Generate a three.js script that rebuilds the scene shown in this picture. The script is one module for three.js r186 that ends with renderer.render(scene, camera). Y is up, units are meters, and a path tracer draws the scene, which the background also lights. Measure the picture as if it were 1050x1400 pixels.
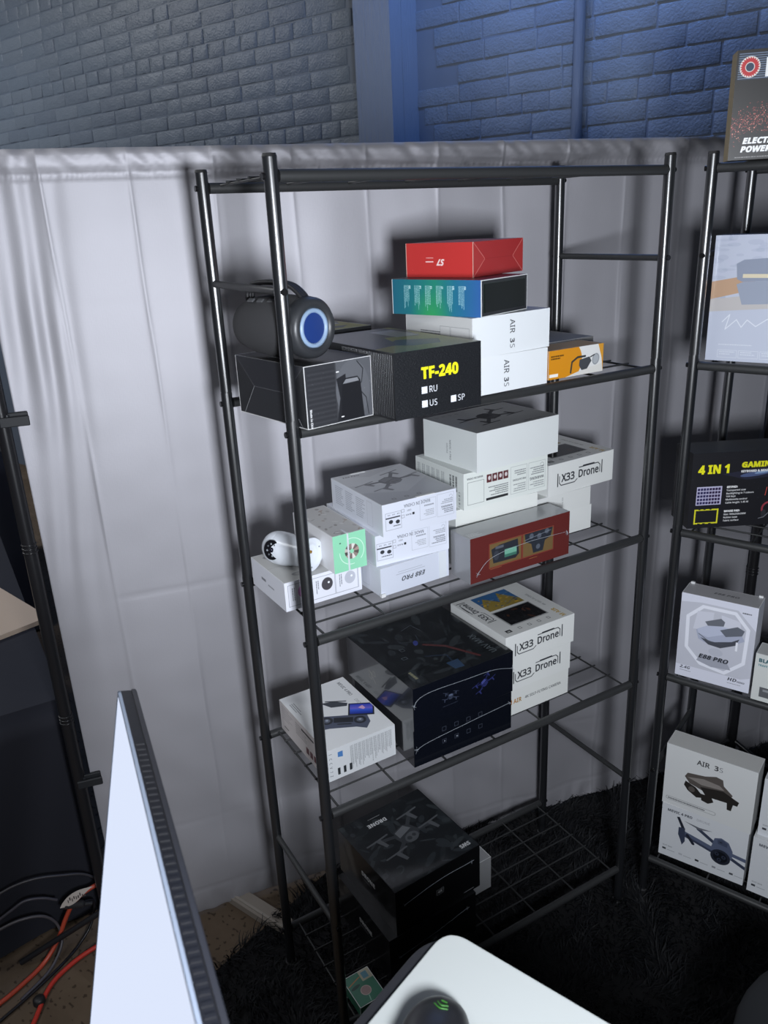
import * as THREE from 'three';
import { RoundedBoxGeometry } from 'three/addons/geometries/RoundedBoxGeometry.js';
import { mergeGeometries, mergeVertices } from 'three/addons/utils/BufferGeometryUtils.js';
import { RectAreaLightUniformsLib } from 'three/addons/lights/RectAreaLightUniformsLib.js';
import { ImprovedNoise } from 'three/addons/math/ImprovedNoise.js';

// ---------- camera, lights, exposure ----------
const scene = new THREE.Scene();
scene.background = new THREE.Color(0x000000);
const camera = new THREE.PerspectiveCamera(65.6, 1050 / 1400, 0.02, 60);
camera.rotation.order = 'YXZ';
camera.position.set(-0.4303, 1.5391, 1.0042);
camera.rotation.set(-0.3494, -0.5164, -0.0484);
camera.updateMatrixWorld();
camera.focus = 1.5; camera.userData.fStop = 9;
const renderer = new THREE.WebGLRenderer();
renderer.toneMapping = THREE.LinearToneMapping;
renderer.toneMappingExposure = 1.48;
renderer.shadowMap.enabled = true;
RectAreaLightUniformsLib.init();

// compact LED panel beside the camera: key light
const KEY = { pos: [-0.335, 1.385, 1.255], aim: [0.25, 1.5, -0.45], w: 0.16, h: 0.24, power: 172, color: 0xeff4fc };
// blue LED bar high up by the brick wall
const BLUE = { u: -0.45, y: 2.98, off: 0.42, w: 0.9, h: 0.06, power: 58, color: 0x80adff };
// ceiling panels of the hall
const CEIL = { w: 1.2, h: 0.6, power: 6.4, color: 0xf3f6fa };
// bright page on the edge-on monitor
const SCREEN = { power: 0.5, color: 0xdfe9ff };

// ---------- helpers ----------
function rngOf(seed) { let a = seed >>> 0; return () => { a = (a + 0x6D2B79F5) | 0; let t = Math.imul(a ^ (a >>> 15), 1 | a); t = (t + Math.imul(t ^ (t >>> 7), 61 | t)) ^ t; return ((t ^ (t >>> 14)) >>> 0) / 4294967296; }; }
const rnd = rngOf(7);
const noise = new ImprovedNoise();
const taken = new Map();
function numbered(n) { const k = taken.get(n) || 0; taken.set(n, k + 1); return k ? n + '_' + String(k).padStart(3, '0') : n; }
function mesh(name, geo, mat, parent) {
  const m = new THREE.Mesh(geo, mat); m.name = parent ? name : numbered(name);
  m.castShadow = m.receiveShadow = true; (parent || scene).add(m); return m;
}
function thing(name, label, category, [x, y, z] = [0, 0, 0], yaw = 0, group) {
  const o = new THREE.Group(); o.name = numbered(name); o.position.set(x, y, z); o.rotation.y = yaw;
  o.userData = { label, category }; if (group) o.userData.group = group; scene.add(o); return o;
}
function struct(name, geo, mat, label) {
  const m = mesh(name, geo, mat); m.userData.kind = 'structure'; if (label) m.userData.label = label; return m;
}
const V3 = (x, y, z) => new THREE.Vector3(x, y, z);
const lin = (r, g, b) => new THREE.Color().setRGB(r, g, b);
const std = (color, roughness = 0.6, extra = {}) => new THREE.MeshPhysicalMaterial({ color, roughness, ...extra });
function rod(a, b, r, seg = 14) {               // cylinder between two points
  const A = V3(...a), B = V3(...b), d = B.clone().sub(A), L = d.length();
  const g = new THREE.CylinderGeometry(r, r, L, seg, 1);
  g.applyQuaternion(new THREE.Quaternion().setFromUnitVectors(V3(0, 1, 0), d.normalize()));
  g.translate((A.x + B.x) / 2, (A.y + B.y) / 2, (A.z + B.z) / 2); return g;
}
function tube(pts, r, seg = 40, rad = 8) { return new THREE.TubeGeometry(new THREE.CatmullRomCurve3(pts.map((p) => V3(...p))), seg, r, rad); }
function boxAt(w, h, d, x = 0, y = 0, z = 0) { const g = new THREE.BoxGeometry(w, h, d); g.translate(x, y, z); return g; }
function noiseTex(size, fn, repeat = 1, srgb = false) {
  const d = new Uint8Array(size * size * 4);
  for (let j = 0; j < size; j++) for (let i = 0; i < size; i++) { const c = fn(i / size, j / size), k = 4 * (j * size + i); d[k] = c[0]; d[k + 1] = c[1]; d[k + 2] = c[2]; d[k + 3] = 255; }
  const t = new THREE.DataTexture(d, size, size); t.wrapS = t.wrapT = THREE.RepeatWrapping; t.magFilter = t.minFilter = THREE.LinearFilter; t.repeat.set(repeat, repeat);
  if (srgb) t.colorSpace = THREE.SRGBColorSpace; t.needsUpdate = true; return t;
}
const pn = (u, v, f, z = 0) => noise.noise(u * f, v * f, z);
const g8 = (v) => { const c = Math.max(0, Math.min(255, Math.round(v))); return [c, c, c]; };

// ---------- print on cartons: canvases in millimetres ----------
const DPM = 2300;
function print(w, h, draw) {
  const c = document.createElement('canvas'); c.width = Math.max(8, Math.round(w * DPM)); c.height = Math.max(8, Math.round(h * DPM));
  const x = c.getContext('2d'); x.scale(c.width / (w * 1000), c.height / (h * 1000)); draw(x, w * 1000, h * 1000);
  const t = new THREE.CanvasTexture(c); t.colorSpace = THREE.SRGBColorSpace; t.anisotropy = 8; return t;
}
const fill = (x, c, a, b, w, h) => { x.fillStyle = c; x.fillRect(a, b, w, h); };
function txt(x, s, px, py, size, color, o = {}) {
  x.save(); x.translate(px, py); if (o.rot) x.rotate(o.rot); x.scale(o.sx || 1, 1); if (o.skew) x.transform(1, 0, o.skew, 1, 0, 0);
  x.font = `${o.weight || 'bold'} ${size}px ${o.font || 'sans-serif'}`; x.textAlign = o.align || 'left'; x.textBaseline = 'middle'; x.fillStyle = color; x.fillText(s, 0, 0);
  if (o.stroke) { x.strokeStyle = color; x.lineWidth = o.stroke; x.strokeText(s, 0, 0); }
  x.restore();
}
// unreadably small print: rows of word-length dashes
function rows(x, px, py, w, n, lh, color, r, thick = 0.45) {
  x.fillStyle = color;
  for (let k = 0; k < n; k++) { let q = px; const end = px + w * (0.6 + 0.4 * r()); while (q < end) { const l = Math.min(0.8 + 3.2 * r(), end - q); x.fillRect(q, py + k * lh, l, lh * thick); q += l + 0.6; } }
}
function rotated(x, w, h, f) { x.save(); x.translate(w, h); x.rotate(Math.PI); f(x, w, h); x.restore(); }
function poly(x, pts, c) { x.fillStyle = c; x.beginPath(); pts.forEach(([a, b], i) => (i ? x.lineTo(a, b) : x.moveTo(a, b))); x.closePath(); x.fill(); }
function ell(x, cx, cy, rx, ry, c, rot = 0) { x.fillStyle = c; x.beginPath(); x.ellipse(cx, cy, rx, ry, rot, 0, 7); x.fill(); }
function line(x, pts, c, lw) { x.strokeStyle = c; x.lineWidth = lw; x.lineCap = 'round'; x.lineJoin = 'round'; x.beginPath(); pts.forEach(([a, b], i) => (i ? x.lineTo(a, b) : x.moveTo(a, b))); x.stroke(); }
// printed picture of an unfolded quadcopter
function drone(x, cx, cy, s, rot, c1, c2, c3) {
  x.save(); x.translate(cx, cy); x.rotate(rot); x.scale(s, s);
  const arms = [[-40, -20], [40, -18], [-44, 14], [44, 16]];
  for (const [ax, ay] of arms) {
    line(x, [[ax * 0.2, ay * 0.3], [ax * 0.8, ay]], c2, 5.5);
    poly(x, [[ax * 0.8 - 3.5, ay - 3], [ax * 0.8 + 3.5, ay - 3], [ax * 0.8 + 2.4, ay + 13], [ax * 0.8 - 2.4, ay + 13]], c1);
    line(x, [[ax * 0.8 - 17, ay - 8], [ax * 0.8, ay - 4], [ax * 0.8 + 16, ay - 1]], c1, 2.6);
  }
  poly(x, [[-16, -8], [-9, -15], [9, -15], [16, -8], [17, 6], [10, 15], [-10, 15], [-17, 6]], c2);
  poly(x, [[-9, -13], [9, -13], [12, -2], [-12, -2]], c3);
  ell(x, 0, 9, 11, 8, c1); ell(x, -4, 8, 3.4, 3.4, c2); ell(x, 4.4, 9, 2.8, 2.8, c2);
  x.restore();
}
// printed picture of a folded quadcopter
function folded(x, cx, cy, s, c1, c2, c3) {
  x.save(); x.translate(cx, cy); x.scale(s, s);
  poly(x, [[-38, -8], [-34, -16], [-8, -20], [8, -26], [18, -24], [20, -14], [34, -2], [30, 6], [-8, 8], [-30, 2]], c2);
  poly(x, [[-36, 0], [-20, 6], [-6, 20], [-18, 24], [-32, 16], [-38, 8]], c1);
  poly(x, [[-14, 2], [20, -4], [44, 6], [42, 14], [36, 14], [34, 26], [28, 26], [27, 14], [-4, 16]], c1);
  poly(x, [[-34, -8], [-10, -14], [14, -12], [22, -6], [-12, -2]], c3);
  poly(x, [[-12, 14], [4, 14], [8, 22], [0, 28], [-10, 26]], c1);
  ell(x, -26, 12, 5, 5, c2); x.restore();
}
const BOARD = 0.0012;
const whiteBoard = std(0xd9dadb, 0.55), blackBoard = std(0x17181b, 0.45), brownBoard = std(0xab9a78, 0.8);
const solid = new Map();
const filmBump = noiseTex(256, (u, v) => g8(128 + 80 * pn(u, v, 22, 3) + 70 * pn(u, v, 60, 6)), 2);   // crinkled wrapping film
function face(v, w, h, o) {
  if (typeof v === 'function') return new THREE.MeshPhysicalMaterial({ map: print(w, h, v), roughness: o.rough ?? 0.45, clearcoat: o.coat ?? 0, clearcoatRoughness: o.coatRough ?? 0.08, ...(o.film ? { bumpMap: filmBump, bumpScale: 0.0007 } : {}) });
  if (v && v.isMaterial) return v;
  const key = [v, o.rough, o.coat, o.coatRough].join();
  if (!solid.has(key)) solid.set(key, new THREE.MeshPhysicalMaterial({ color: v, roughness: o.rough ?? 0.45, clearcoat: o.coat ?? 0, clearcoatRoughness: o.coatRough ?? 0.08 }));
  return solid.get(key);
}
// a carton of six board panels; o: x,y,z (base centre), yaw, w,h,d, panel prints f,k(back),l,r,t,b
function carton(name, label, o, group) {
  const t = thing(name, label, o.category || 'box', [o.x, o.y, o.z], o.yaw || 0, group);
  const { w, h, d } = o, e = BOARD, base = o.base ?? 0xd9dadb, edge = o.edge || (o.dark ? blackBoard : whiteBoard);
  const put = (nm, g, idx, v, fw, fh) => { const m = Array(6).fill(edge); m[idx] = face(v ?? base, fw, fh, o); return mesh(nm, g, m, t); };
  put('front_panel', boxAt(w, h, e, 0, h / 2, d / 2 - e / 2), 4, o.f, w, h);
  put('back_panel', boxAt(w, h, e, 0, h / 2, -d / 2 + e / 2), 5, o.k, w, h);
  put('left_panel', boxAt(e, h, d - 2 * e, -w / 2 + e / 2, h / 2, 0), 1, o.l, d, h);
  put('right_panel', boxAt(e, h, d - 2 * e, w / 2 - e / 2, h / 2, 0), 0, o.r, d, h);
  put('top_panel', boxAt(w - 2 * e, e, d - 2 * e, 0, h - e / 2, 0), 2, o.t, w, d);
  put('bottom_panel', boxAt(w - 2 * e, e, d - 2 * e, 0, e / 2, 0), 3, o.b, w, d);
  return t;
}

// ---------- the hall ----------
const HALL = -1.175;                                   // heading of the brick wall
const DR = V3(Math.cos(HALL), 0, -Math.sin(HALL)), NR = V3(Math.sin(HALL), 0, Math.cos(HALL));
const WALL = -2.05;                                    // brick face along NR
const hall = (u, y, off) => V3(DR.x * u + NR.x * (WALL + off), y, DR.z * u + NR.z * (WALL + off));
function hallBox(w, h, d, u, y, off) { const g = new THREE.BoxGeometry(w, h, d); g.rotateY(HALL); const p = hall(u, y, off); g.translate(p.x, p.y, p.z); return g; }
{
  const conc = noiseTex(512, (u, v) => {
    let k = 0.5; for (let o = 0, f = 4, a = 0.28; o < 5; o++, f *= 2.1, a *= 0.62) k += a * pn(u, v, f, o * 3.1);
    const speck = pn(u, v, 90, 9) > 0.42 ? -46 : 0; const b = 104 + 70 * (k - 0.5) + speck; return [b + 13, b, b - 16];
  }, 1, true);
  conc.repeat.set(9, 9);
  struct('floor', hallBox(11, 0.2, 8.2, -2.5, -0.1, 3.6), new THREE.MeshStandardMaterial({ map: conc, roughness: 0.85, color: 0xc4bab0 }), 'bare speckled concrete floor');
  struct('ceiling', hallBox(11, 0.2, 8.2, -2.5, 3.5, 3.6), std(0x2b2f36, 0.9), 'dark painted ceiling');
  const paint = std(0x39424f, 0.75);
  struct('wall_left', hallBox(0.2, 3.6, 8.2, -8, 1.7, 3.6), paint, 'dark far end wall');
  struct('wall_right', hallBox(0.2, 3.6, 8.2, 3, 1.7, 3.6), paint, 'dark end wall');
  struct('wall_front', hallBox(11, 3.6, 0.2, -2.5, 1.7, 7.6), paint, 'dark wall behind the desk');
  // brick wall: mortar bed, each brick a piece
  const bump = noiseTex(256, (u, v) => g8(128 + 60 * pn(u, v, 14) + 70 * pn(u, v, 40, 4) + 60 * pn(u, v, 90, 8)), 1);
  const wallMat = (c) => new THREE.MeshPhysicalMaterial({ color: c, roughness: 0.42, bumpMap: bump, bumpScale: 0.0022 });
  const bed = struct('wall_back', hallBox(11, 3.6, 0.2, -2.5, 1.7, -0.1), wallMat(0x6c7787), 'painted brick wall in dark slate blue');
  const mats = [0x76818f, 0x727d8c, 0x7a8593, 0x74808f].map(wallMat);
  const brickGeo = (L, seed) => {                       // proud painted brick with soft, uneven edges
    const r = rngOf(seed), H = 0.0612, D = 0.0046, nx = 6, ny = 3, pos = [], idx = [], uv = [], ou = r() * 5, ov = r() * 5;
    for (let j = 0; j <= ny; j++) for (let i = 0; i <= nx; i++) {
      const ex = i === 0 || i === nx, ey = j === 0 || j === ny, e = ex || ey;
      const ix = [0, 0.014, 0.3, 0.5, 0.7, 0.986, 1][i], iy = [0, 0.045, 0.955, 1][j];
      pos.push((ix - 0.5) * L + (e ? (r() - 0.5) * 0.003 : 0), (iy - 0.5) * H + (e ? (r() - 0.5) * 0.0035 : 0), e ? -0.0008 : D * (0.72 + 0.5 * r()));
      uv.push(ou + ix * L * 3, ov + iy * H * 3);
    }
    for (let j = 0; j < ny; j++) for (let i = 0; i < nx; i++) { const a = j * (nx + 1) + i, b = a + 1, c = a + nx + 1, d = c + 1; idx.push(a, b, d, a, d, c); }
    const g = new THREE.BufferGeometry(); g.setAttribute('position', new THREE.Float32BufferAttribute(pos, 3)); g.setAttribute('uv', new THREE.Float32BufferAttribute(uv, 2)); g.setIndex(idx); g.computeVertexNormals(); return g;
  };
  const variants = { s: [], h: [] }; for (let k = 0; k < 9; k++) { variants.s.push(brickGeo(0.2035, 100 + k)); variants.h.push(brickGeo(0.1005, 200 + k)); }
  const view = new THREE.Matrix4().multiplyMatrices(camera.projectionMatrix, camera.matrixWorldInverse);
  const spots = [], br = rngOf(31), PITCH = 0.0652;
  for (let j = 0; j < 34; j++) {
    const y = 1.0 + j * PITCH, header = j % 6 === 2;
    let u = -6.2 + (header ? 0 : (j % 2) * 0.104) + 0.02 * br();
    while (u < 2.2) {
      const half = header || br() < 0.07, L = half ? 0.105 : 0.208;
      const c = u + L / 2;
      if (!(c > -1.42 && c < -1.09)) spots.push({ u: c, y: y + (br() - 0.5) * 0.003, half, sink: br() < 0.1 ? 0.003 : br() * 0.0012, roll: (br() - 0.5) * 0.014 });
      u += L;
    }
  }
  const far = [];
  let n = 0;
  for (const s of spots) {
    const p = hall(s.u, s.y, -s.sink), q = p.clone().applyMatrix4(view);
    const seen = Math.abs(q.x) < 1.02 && q.y < 1.02 && q.y > 0.68 && s.u > -4.6;
    const g = variants[s.half ? 'h' : 's'][Math.floor(br() * 9)], mt = mats[Math.floor(br() * 4)];
    const M = new THREE.Matrix4().compose(p, new THREE.Quaternion().setFromEuler(new THREE.Euler(0, HALL, s.roll, 'YXZ')), V3(1, 1, 1));
    if (seen && n < 300) { const b = mesh('brick', g, mt, bed); b.applyMatrix4(M); n++; } else { const c = g.clone(); c.applyMatrix4(M); far.push(c); }
  }
  const rest = mesh('brickwork', mergeGeometries(far), mats[0], bed); rest.userData.kind = 'stuff';
  // square pilaster in two lifts with an open caulk line
  const pil = struct('trim_1', mergeGeometries([hallBox(0.165, 3.5, 0.098, -1.25, 1.7, 0.049), hallBox(0.165, 3.5, 0.072, -1.25, 1.7, 0.136)]), wallMat(0x7c8797), 'square painted pilaster on the brick wall');
  mesh('caulk_line', hallBox(0.159, 3.5, 0.004, -1.25, 1.7, 0.099), std(0x5d6878, 0.5), pil);
  const pipe = thing('conduit_pipe', 'vertical painted conduit pipe on the brick wall', 'pipe');
  const a = hall(-0.5, 0.05, 0.028), b = hall(-0.5, 3.38, 0.028);
  mesh('pipe', rod([a.x, a.y, a.z], [b.x, b.y, b.z], 0.0185, 20), wallMat(0x6c788a), pipe);
  for (const y of [0.9, 2.7]) { const c = hall(-0.5, y, 0.018); mesh('strap', (() => { const g = new THREE.BoxGeometry(0.062, 0.022, 0.018); g.rotateY(HALL); g.translate(c.x, c.y, c.z); return g; })(), wallMat(0x6c788a), pipe); }
}

// ---------- lamps ----------
function areaLamp(o, color, w, h, power, pos, aim) {
  const l = new THREE.RectAreaLight(color, power, w, h); l.position.copy(pos); l.lookAt(aim); o.add(l); return l;
}
{
  const p = V3(...KEY.pos), aim = V3(...KEY.aim), f = aim.clone().sub(p).normalize();
  const t = thing('video_light', 'small square LED video light on a thin black stand', 'lamp');
  const q = new THREE.Quaternion().setFromUnitVectors(V3(0, 0, 1), f);
  const place = (g, off) => { g.applyQuaternion(q); const c = p.clone().addScaledVector(f, off); g.translate(c.x, c.y, c.z); return g; };
  mesh('housing', place(new RoundedBoxGeometry(KEY.w + 0.016, KEY.h + 0.016, 0.02, 2, 0.004), -0.0135), std(0x111214, 0.5), t);
  mesh('diffuser', place(new THREE.BoxGeometry(KEY.w, KEY.h, 0.003), -0.002), new THREE.MeshStandardMaterial({ color: 0xffffff, emissive: KEY.color, emissiveIntensity: 2 }), t);
  mesh('stand_pole', rod([p.x - f.x * 0.02, 0.02, p.z - f.z * 0.02 + 0.01], [p.x - f.x * 0.02, p.y - 0.07, p.z - f.z * 0.02 + 0.01], 0.008), std(0x0c0c0e, 0.4), t);
  for (let k = 0; k < 3; k++) { const a = k * 2.094 + 0.5; mesh('leg', rod([p.x, 0.2, p.z + 0.03], [p.x + 0.25 * Math.cos(a), 0.01, p.z + 0.03 + 0.25 * Math.sin(a)], 0.007), std(0x0c0c0e, 0.4), t); }
  areaLamp(t, KEY.color, KEY.w, KEY.h, KEY.power, p.clone().addScaledVector(f, 0.004), p.clone().addScaledVector(f, 1));
}
{
  const t = thing('blue_led_bar', 'long blue LED bar hung above the brick wall', 'lamp');
  const p = hall(BLUE.u, BLUE.y, BLUE.off), aim = hall(BLUE.u - 0.15, BLUE.y - 1, BLUE.off - 0.5);
  const f = aim.clone().sub(p).normalize();
  const m4 = new THREE.Matrix4().lookAt(aim, p, V3(0, 1, 0));
  const g = (w, h, d, off) => { const q = new THREE.BoxGeometry(w, h, d); q.applyMatrix4(m4); const c = p.clone().addScaledVector(f, off); q.translate(c.x, c.y, c.z); return q; };
  mesh('housing', g(BLUE.w + 0.04, BLUE.h + 0.03, 0.05, -0.03), std(0x101114, 0.5), t);
  mesh('lens', g(BLUE.w, BLUE.h, 0.004, -0.003), new THREE.MeshStandardMaterial({ color: 0xffffff, emissive: BLUE.color, emissiveIntensity: 2 }), t);
  for (const s of [-0.35, 0.35]) { const a = hall(BLUE.u + s, BLUE.y + 0.02, BLUE.off + 0.02), b = hall(BLUE.u + s, 3.4, BLUE.off + 0.02); mesh('hanger', rod([a.x, a.y, a.z], [b.x, b.y, b.z], 0.005), std(0x101114, 0.5), t); }
  areaLamp(t, BLUE.color, BLUE.w, BLUE.h, BLUE.power, p.clone().addScaledVector(f, 0.004), aim);
}
for (const [u, off, place, gain] of [[-4.4, 1.9, 'beyond the draped tables', 2.8], [-1.6, 3.4, 'above the desk', 1], [0.6, 5.2, 'by the wall behind the desk', 1], [-4.6, 5.4, 'in the far corner of the hall', 1]]) {
  const t = thing('ceiling_panel_light', 'dimmed white ceiling panel light ' + place, 'lamp', [0, 0, 0], 0, 'ceiling panel lights');
  mesh('frame', hallBox(CEIL.w + 0.05, 0.05, CEIL.h + 0.05, u, 3.372, off), std(0xb8babd, 0.5), t);
  mesh('diffuser', hallBox(CEIL.w, 0.004, CEIL.h, u, 3.344, off), new THREE.MeshStandardMaterial({ color: 0xffffff, emissive: CEIL.color, emissiveIntensity: 0.8 }), t);
  const p = hall(u, 3.338, off), l = new THREE.RectAreaLight(CEIL.color, CEIL.power * gain, CEIL.w, CEIL.h);
  l.position.copy(p); l.rotation.set(-Math.PI / 2, 0, 0); l.rotation.order = 'YXZ'; l.rotation.set(-Math.PI / 2, HALL, 0); t.add(l);
}

// ---------- grey backdrop curtain on its stand ----------
const CX = (x) => -0.492 + 0.208 * x;                  // curtain line in plan: z of x
const CN = V3(-0.208, 0, 1).normalize();
{
  const X0 = -0.3, X1 = 1.62, Y0 = 0.012, Y1 = 1.68, NXc = 760, NYc = 270, creases = []; for (let k = 0; k < 14; k++) creases.push(-0.19 + 0.1405 * k);
  const cross = [0.27, 0.852, 1.425];
  const ss = (a, b, t) => { t = Math.max(0, Math.min(1, (t - a) / (b - a))); return t * t * (3 - 2 * t); };
  function lift(x, y) {
    let z = 0;
    const k = (x + 0.19) / 0.1405, i = Math.floor(k), fr = k - i, hang = ss(1.64, 1.2, y);
    z += 0.0032 * (i % 2 ? 1 - fr : fr) * (0.45 + 0.55 * hang) + 0.0018 * Math.sin(fr * Math.PI) * (i % 3 === 0 ? 1 : -0.6);   // packed-flat facets
    const wob = 0.006 * pn(0, y, 2.6, i);
    for (const c of creases) { const d = x - c - 0.004 * pn(y, c, 3.2, 2) + 0.006 * (1.64 - y) * Math.sin(c * 9); if (Math.abs(d) < 0.03) z += 0.0021 * Math.exp(-Math.abs(d) / 0.0032) * (0.6 + 0.8 * pn(y, c * 7, 4, 5)); }
    for (const c of cross) { const d = y - c - 0.006 * pn(x, c, 3, 3); if (Math.abs(d) < 0.02) z -= 0.0008 * Math.exp(-Math.abs(d) / 0.003) * ss(-0.22, -0.14, x); }
    z += 0.01 * pn(x, y * 0.16, 3.6, 11) * hang + 0.0035 * pn(x, y * 0.3, 9, 21) + 0.0006 * pn(x, y, 14, 31) + wob * 0.4;
    // pleats towards the free left edge, fanning down from the rod
    const pl = ss(-0.13, -0.24, x + 0.05 * (1.64 - y) * 0.5) * ss(0.55, 1.35, y);
    z += 0.0034 * pl * Math.sin((x + 0.07 * (1.64 - y)) * 130 + 2.2 * pn(x, y * 0.3, 9, 17)) * (0.7 + 0.6 * pn(x, y, 4, 19));
    // slack drag folds low down
    const low = ss(0.75, 0.2, y);
    z += low * (0.009 * pn(x * 1.4 + y * 0.9, y * 0.5, 6, 41) + 0.003 * Math.sin(30 * y + 14 * x + 3 * pn(x, y, 4, 44)) * ss(0.0, 0.5, pn(x, y, 3, 51) + 0.2));
    // rod pocket at the top with gathers
    const pk = ss(1.632, 1.652, y);
    z += pk * (0.006 * Math.sqrt(Math.max(0, 1 - ((y - 1.664) / 0.02) ** 2)) + 0.0042 * pn(x * 1.6 + (y - 1.64) * 1.5, 0, 24, 61) + 0.0012 * pn(x * 1.3 + (y - 1.64) * 2.0, 0, 55, 71));
    const seam = Math.exp(-(((y - 1.637) / 0.0022) ** 2)); z -= 0.0025 * seam; z += 0.0005 * seam * Math.sin(x * 620 + 6 * pn(x, 0, 30, 3));
    // weighted hem
    const hs = Math.exp(-(((y - 0.075) / 0.002) ** 2)); z -= 0.0016 * hs; z += ss(0.09, 0.02, y) * 0.0045 * pn(x * 1.1, y * 0.4, 34, 81);
    return z;
  }
  const pos = [], uv = [], idx = [];
  for (const side of [0, 1]) for (let j = 0; j <= NYc; j++) for (let i = 0; i <= NXc; i++) {
    const x = X0 + (X1 - X0) * i / NXc, yy = Y0 + (Y1 - Y0) * j / NYc, hem = j === 0 ? 0.005 * pn(x, 0, 14, 91) : 0;
    const y = yy + 0.004 * (x > 0.5 ? ss(0.5, 0.9, x) : 0) * (j === 0 ? 4 : 0) + hem, z = lift(x, y) - side * 0.0016, edge = (j === NYc ? -0.004 : 0);
    pos.push(x + CN.x * (z + edge), y, CX(x) + CN.z * (z + edge)); uv.push(x * 1.02, y);
  }
  const S = (NXc + 1) * (NYc + 1);
  for (let j = 0; j < NYc; j++) for (let i = 0; i < NXc; i++) { const a = j * (NXc + 1) + i, b = a + 1, c = a + NXc + 1, d = c + 1; idx.push(a, b, d, a, d, c, S + a, S + d, S + b, S + a, S + c, S + d); }
  for (let i = 0; i < NXc; i++) { const a = i, t = NYc * (NXc + 1) + i; idx.push(a, S + a, a + 1, a + 1, S + a, S + a + 1, t, t + 1, S + t, t + 1, S + t + 1, S + t); }
  for (let j = 0; j < NYc; j++) { const a = j * (NXc + 1), c = a + NXc + 1, b = a + NXc, d = b + NXc + 1; idx.push(a, c, S + a, c, S + c, S + a, b, S + b, d, d, S + b, S + d); }
  const g = new THREE.BufferGeometry(); g.setAttribute('position', new THREE.Float32BufferAttribute(pos, 3)); g.setAttribute('uv', new THREE.Float32BufferAttribute(uv, 2)); g.setIndex(idx); g.computeVertexNormals();
  const weave = noiseTex(256, (u, v) => g8(128 + 38 * pn(u, v * 0.25, 60, 2) + 38 * pn(u * 0.25, v, 60, 5)), 7);
  const cloth = new THREE.MeshPhysicalMaterial({ color: 0xb1b0b6, roughness: 0.6, metalness: 0.5, bumpMap: weave, bumpScale: 0.0002, side: THREE.DoubleSide });
  const t = thing('backdrop_curtain', 'silver grey satin backdrop curtain with packing creases', 'curtain');
  mesh('cloth', g, cloth, t);
  // stand: uprights, crossbar in the pocket, tripod feet
  const m = std(lin(0.012, 0.012, 0.014), 0.32), st = thing('backdrop_stand', 'black telescopic backdrop stand with thin uprights', 'stand');
  const up = (x, z, rings) => {
    mesh('upright', rod([x, 0.01, z], [x, 1.66, z], 0.0125, 16), m, st);
    for (const y of rings) for (const k of [-0.008, 0, 0.008]) mesh('collar_ring', (() => { const q = new THREE.TorusGeometry(0.0128, 0.0016, 6, 18); q.rotateX(Math.PI / 2); q.translate(x, y + k, z); return q; })(), m, st);
    for (let k = 0; k < 3; k++) { const a = k * 2.094 + 0.25; mesh('foot', rod([x, 0.1, z], [x - 0.2 * Math.cos(a), 0.008, z - 0.2 * Math.sin(a)], 0.007, 8), m, st); }
  };
  up(-0.324, CX(-0.324) + 0.01, [1.345, 0.99, 0.61]); up(1.352, CX(1.352) + 0.035, [1.3, 0.63]);
  mesh('crossbar', rod([-0.324, 1.664, CX(-0.324) - 0.006], [1.64, 1.664, CX(1.64) - 0.006], 0.005, 12), m, st);
  for (const [y, lb] of [[1.235, 'small black spring clip holding curtain edge at shoulder height'], [0.452, 'small black spring clip holding curtain edge near the floor']]) {
    const c = thing('spring_clip', lb, 'clip', [-0.306, y, CX(-0.306) + 0.024], -0.2);
    mesh('jaw', new RoundedBoxGeometry(0.05, 0.018, 0.006, 2, 0.002), std(0x1c1e22, 0.6), c);
    mesh('jaw', new RoundedBoxGeometry(0.046, 0.015, 0.006, 2, 0.002).translate(0.0, 0.007, -0.012), std(0x1c1e22, 0.6), c);
    mesh('spring', rod([-0.012, 0, -0.01], [-0.012, 0.012, -0.01], 0.005, 10), std(0x2a2c30, 0.4), c);
  }
}

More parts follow.
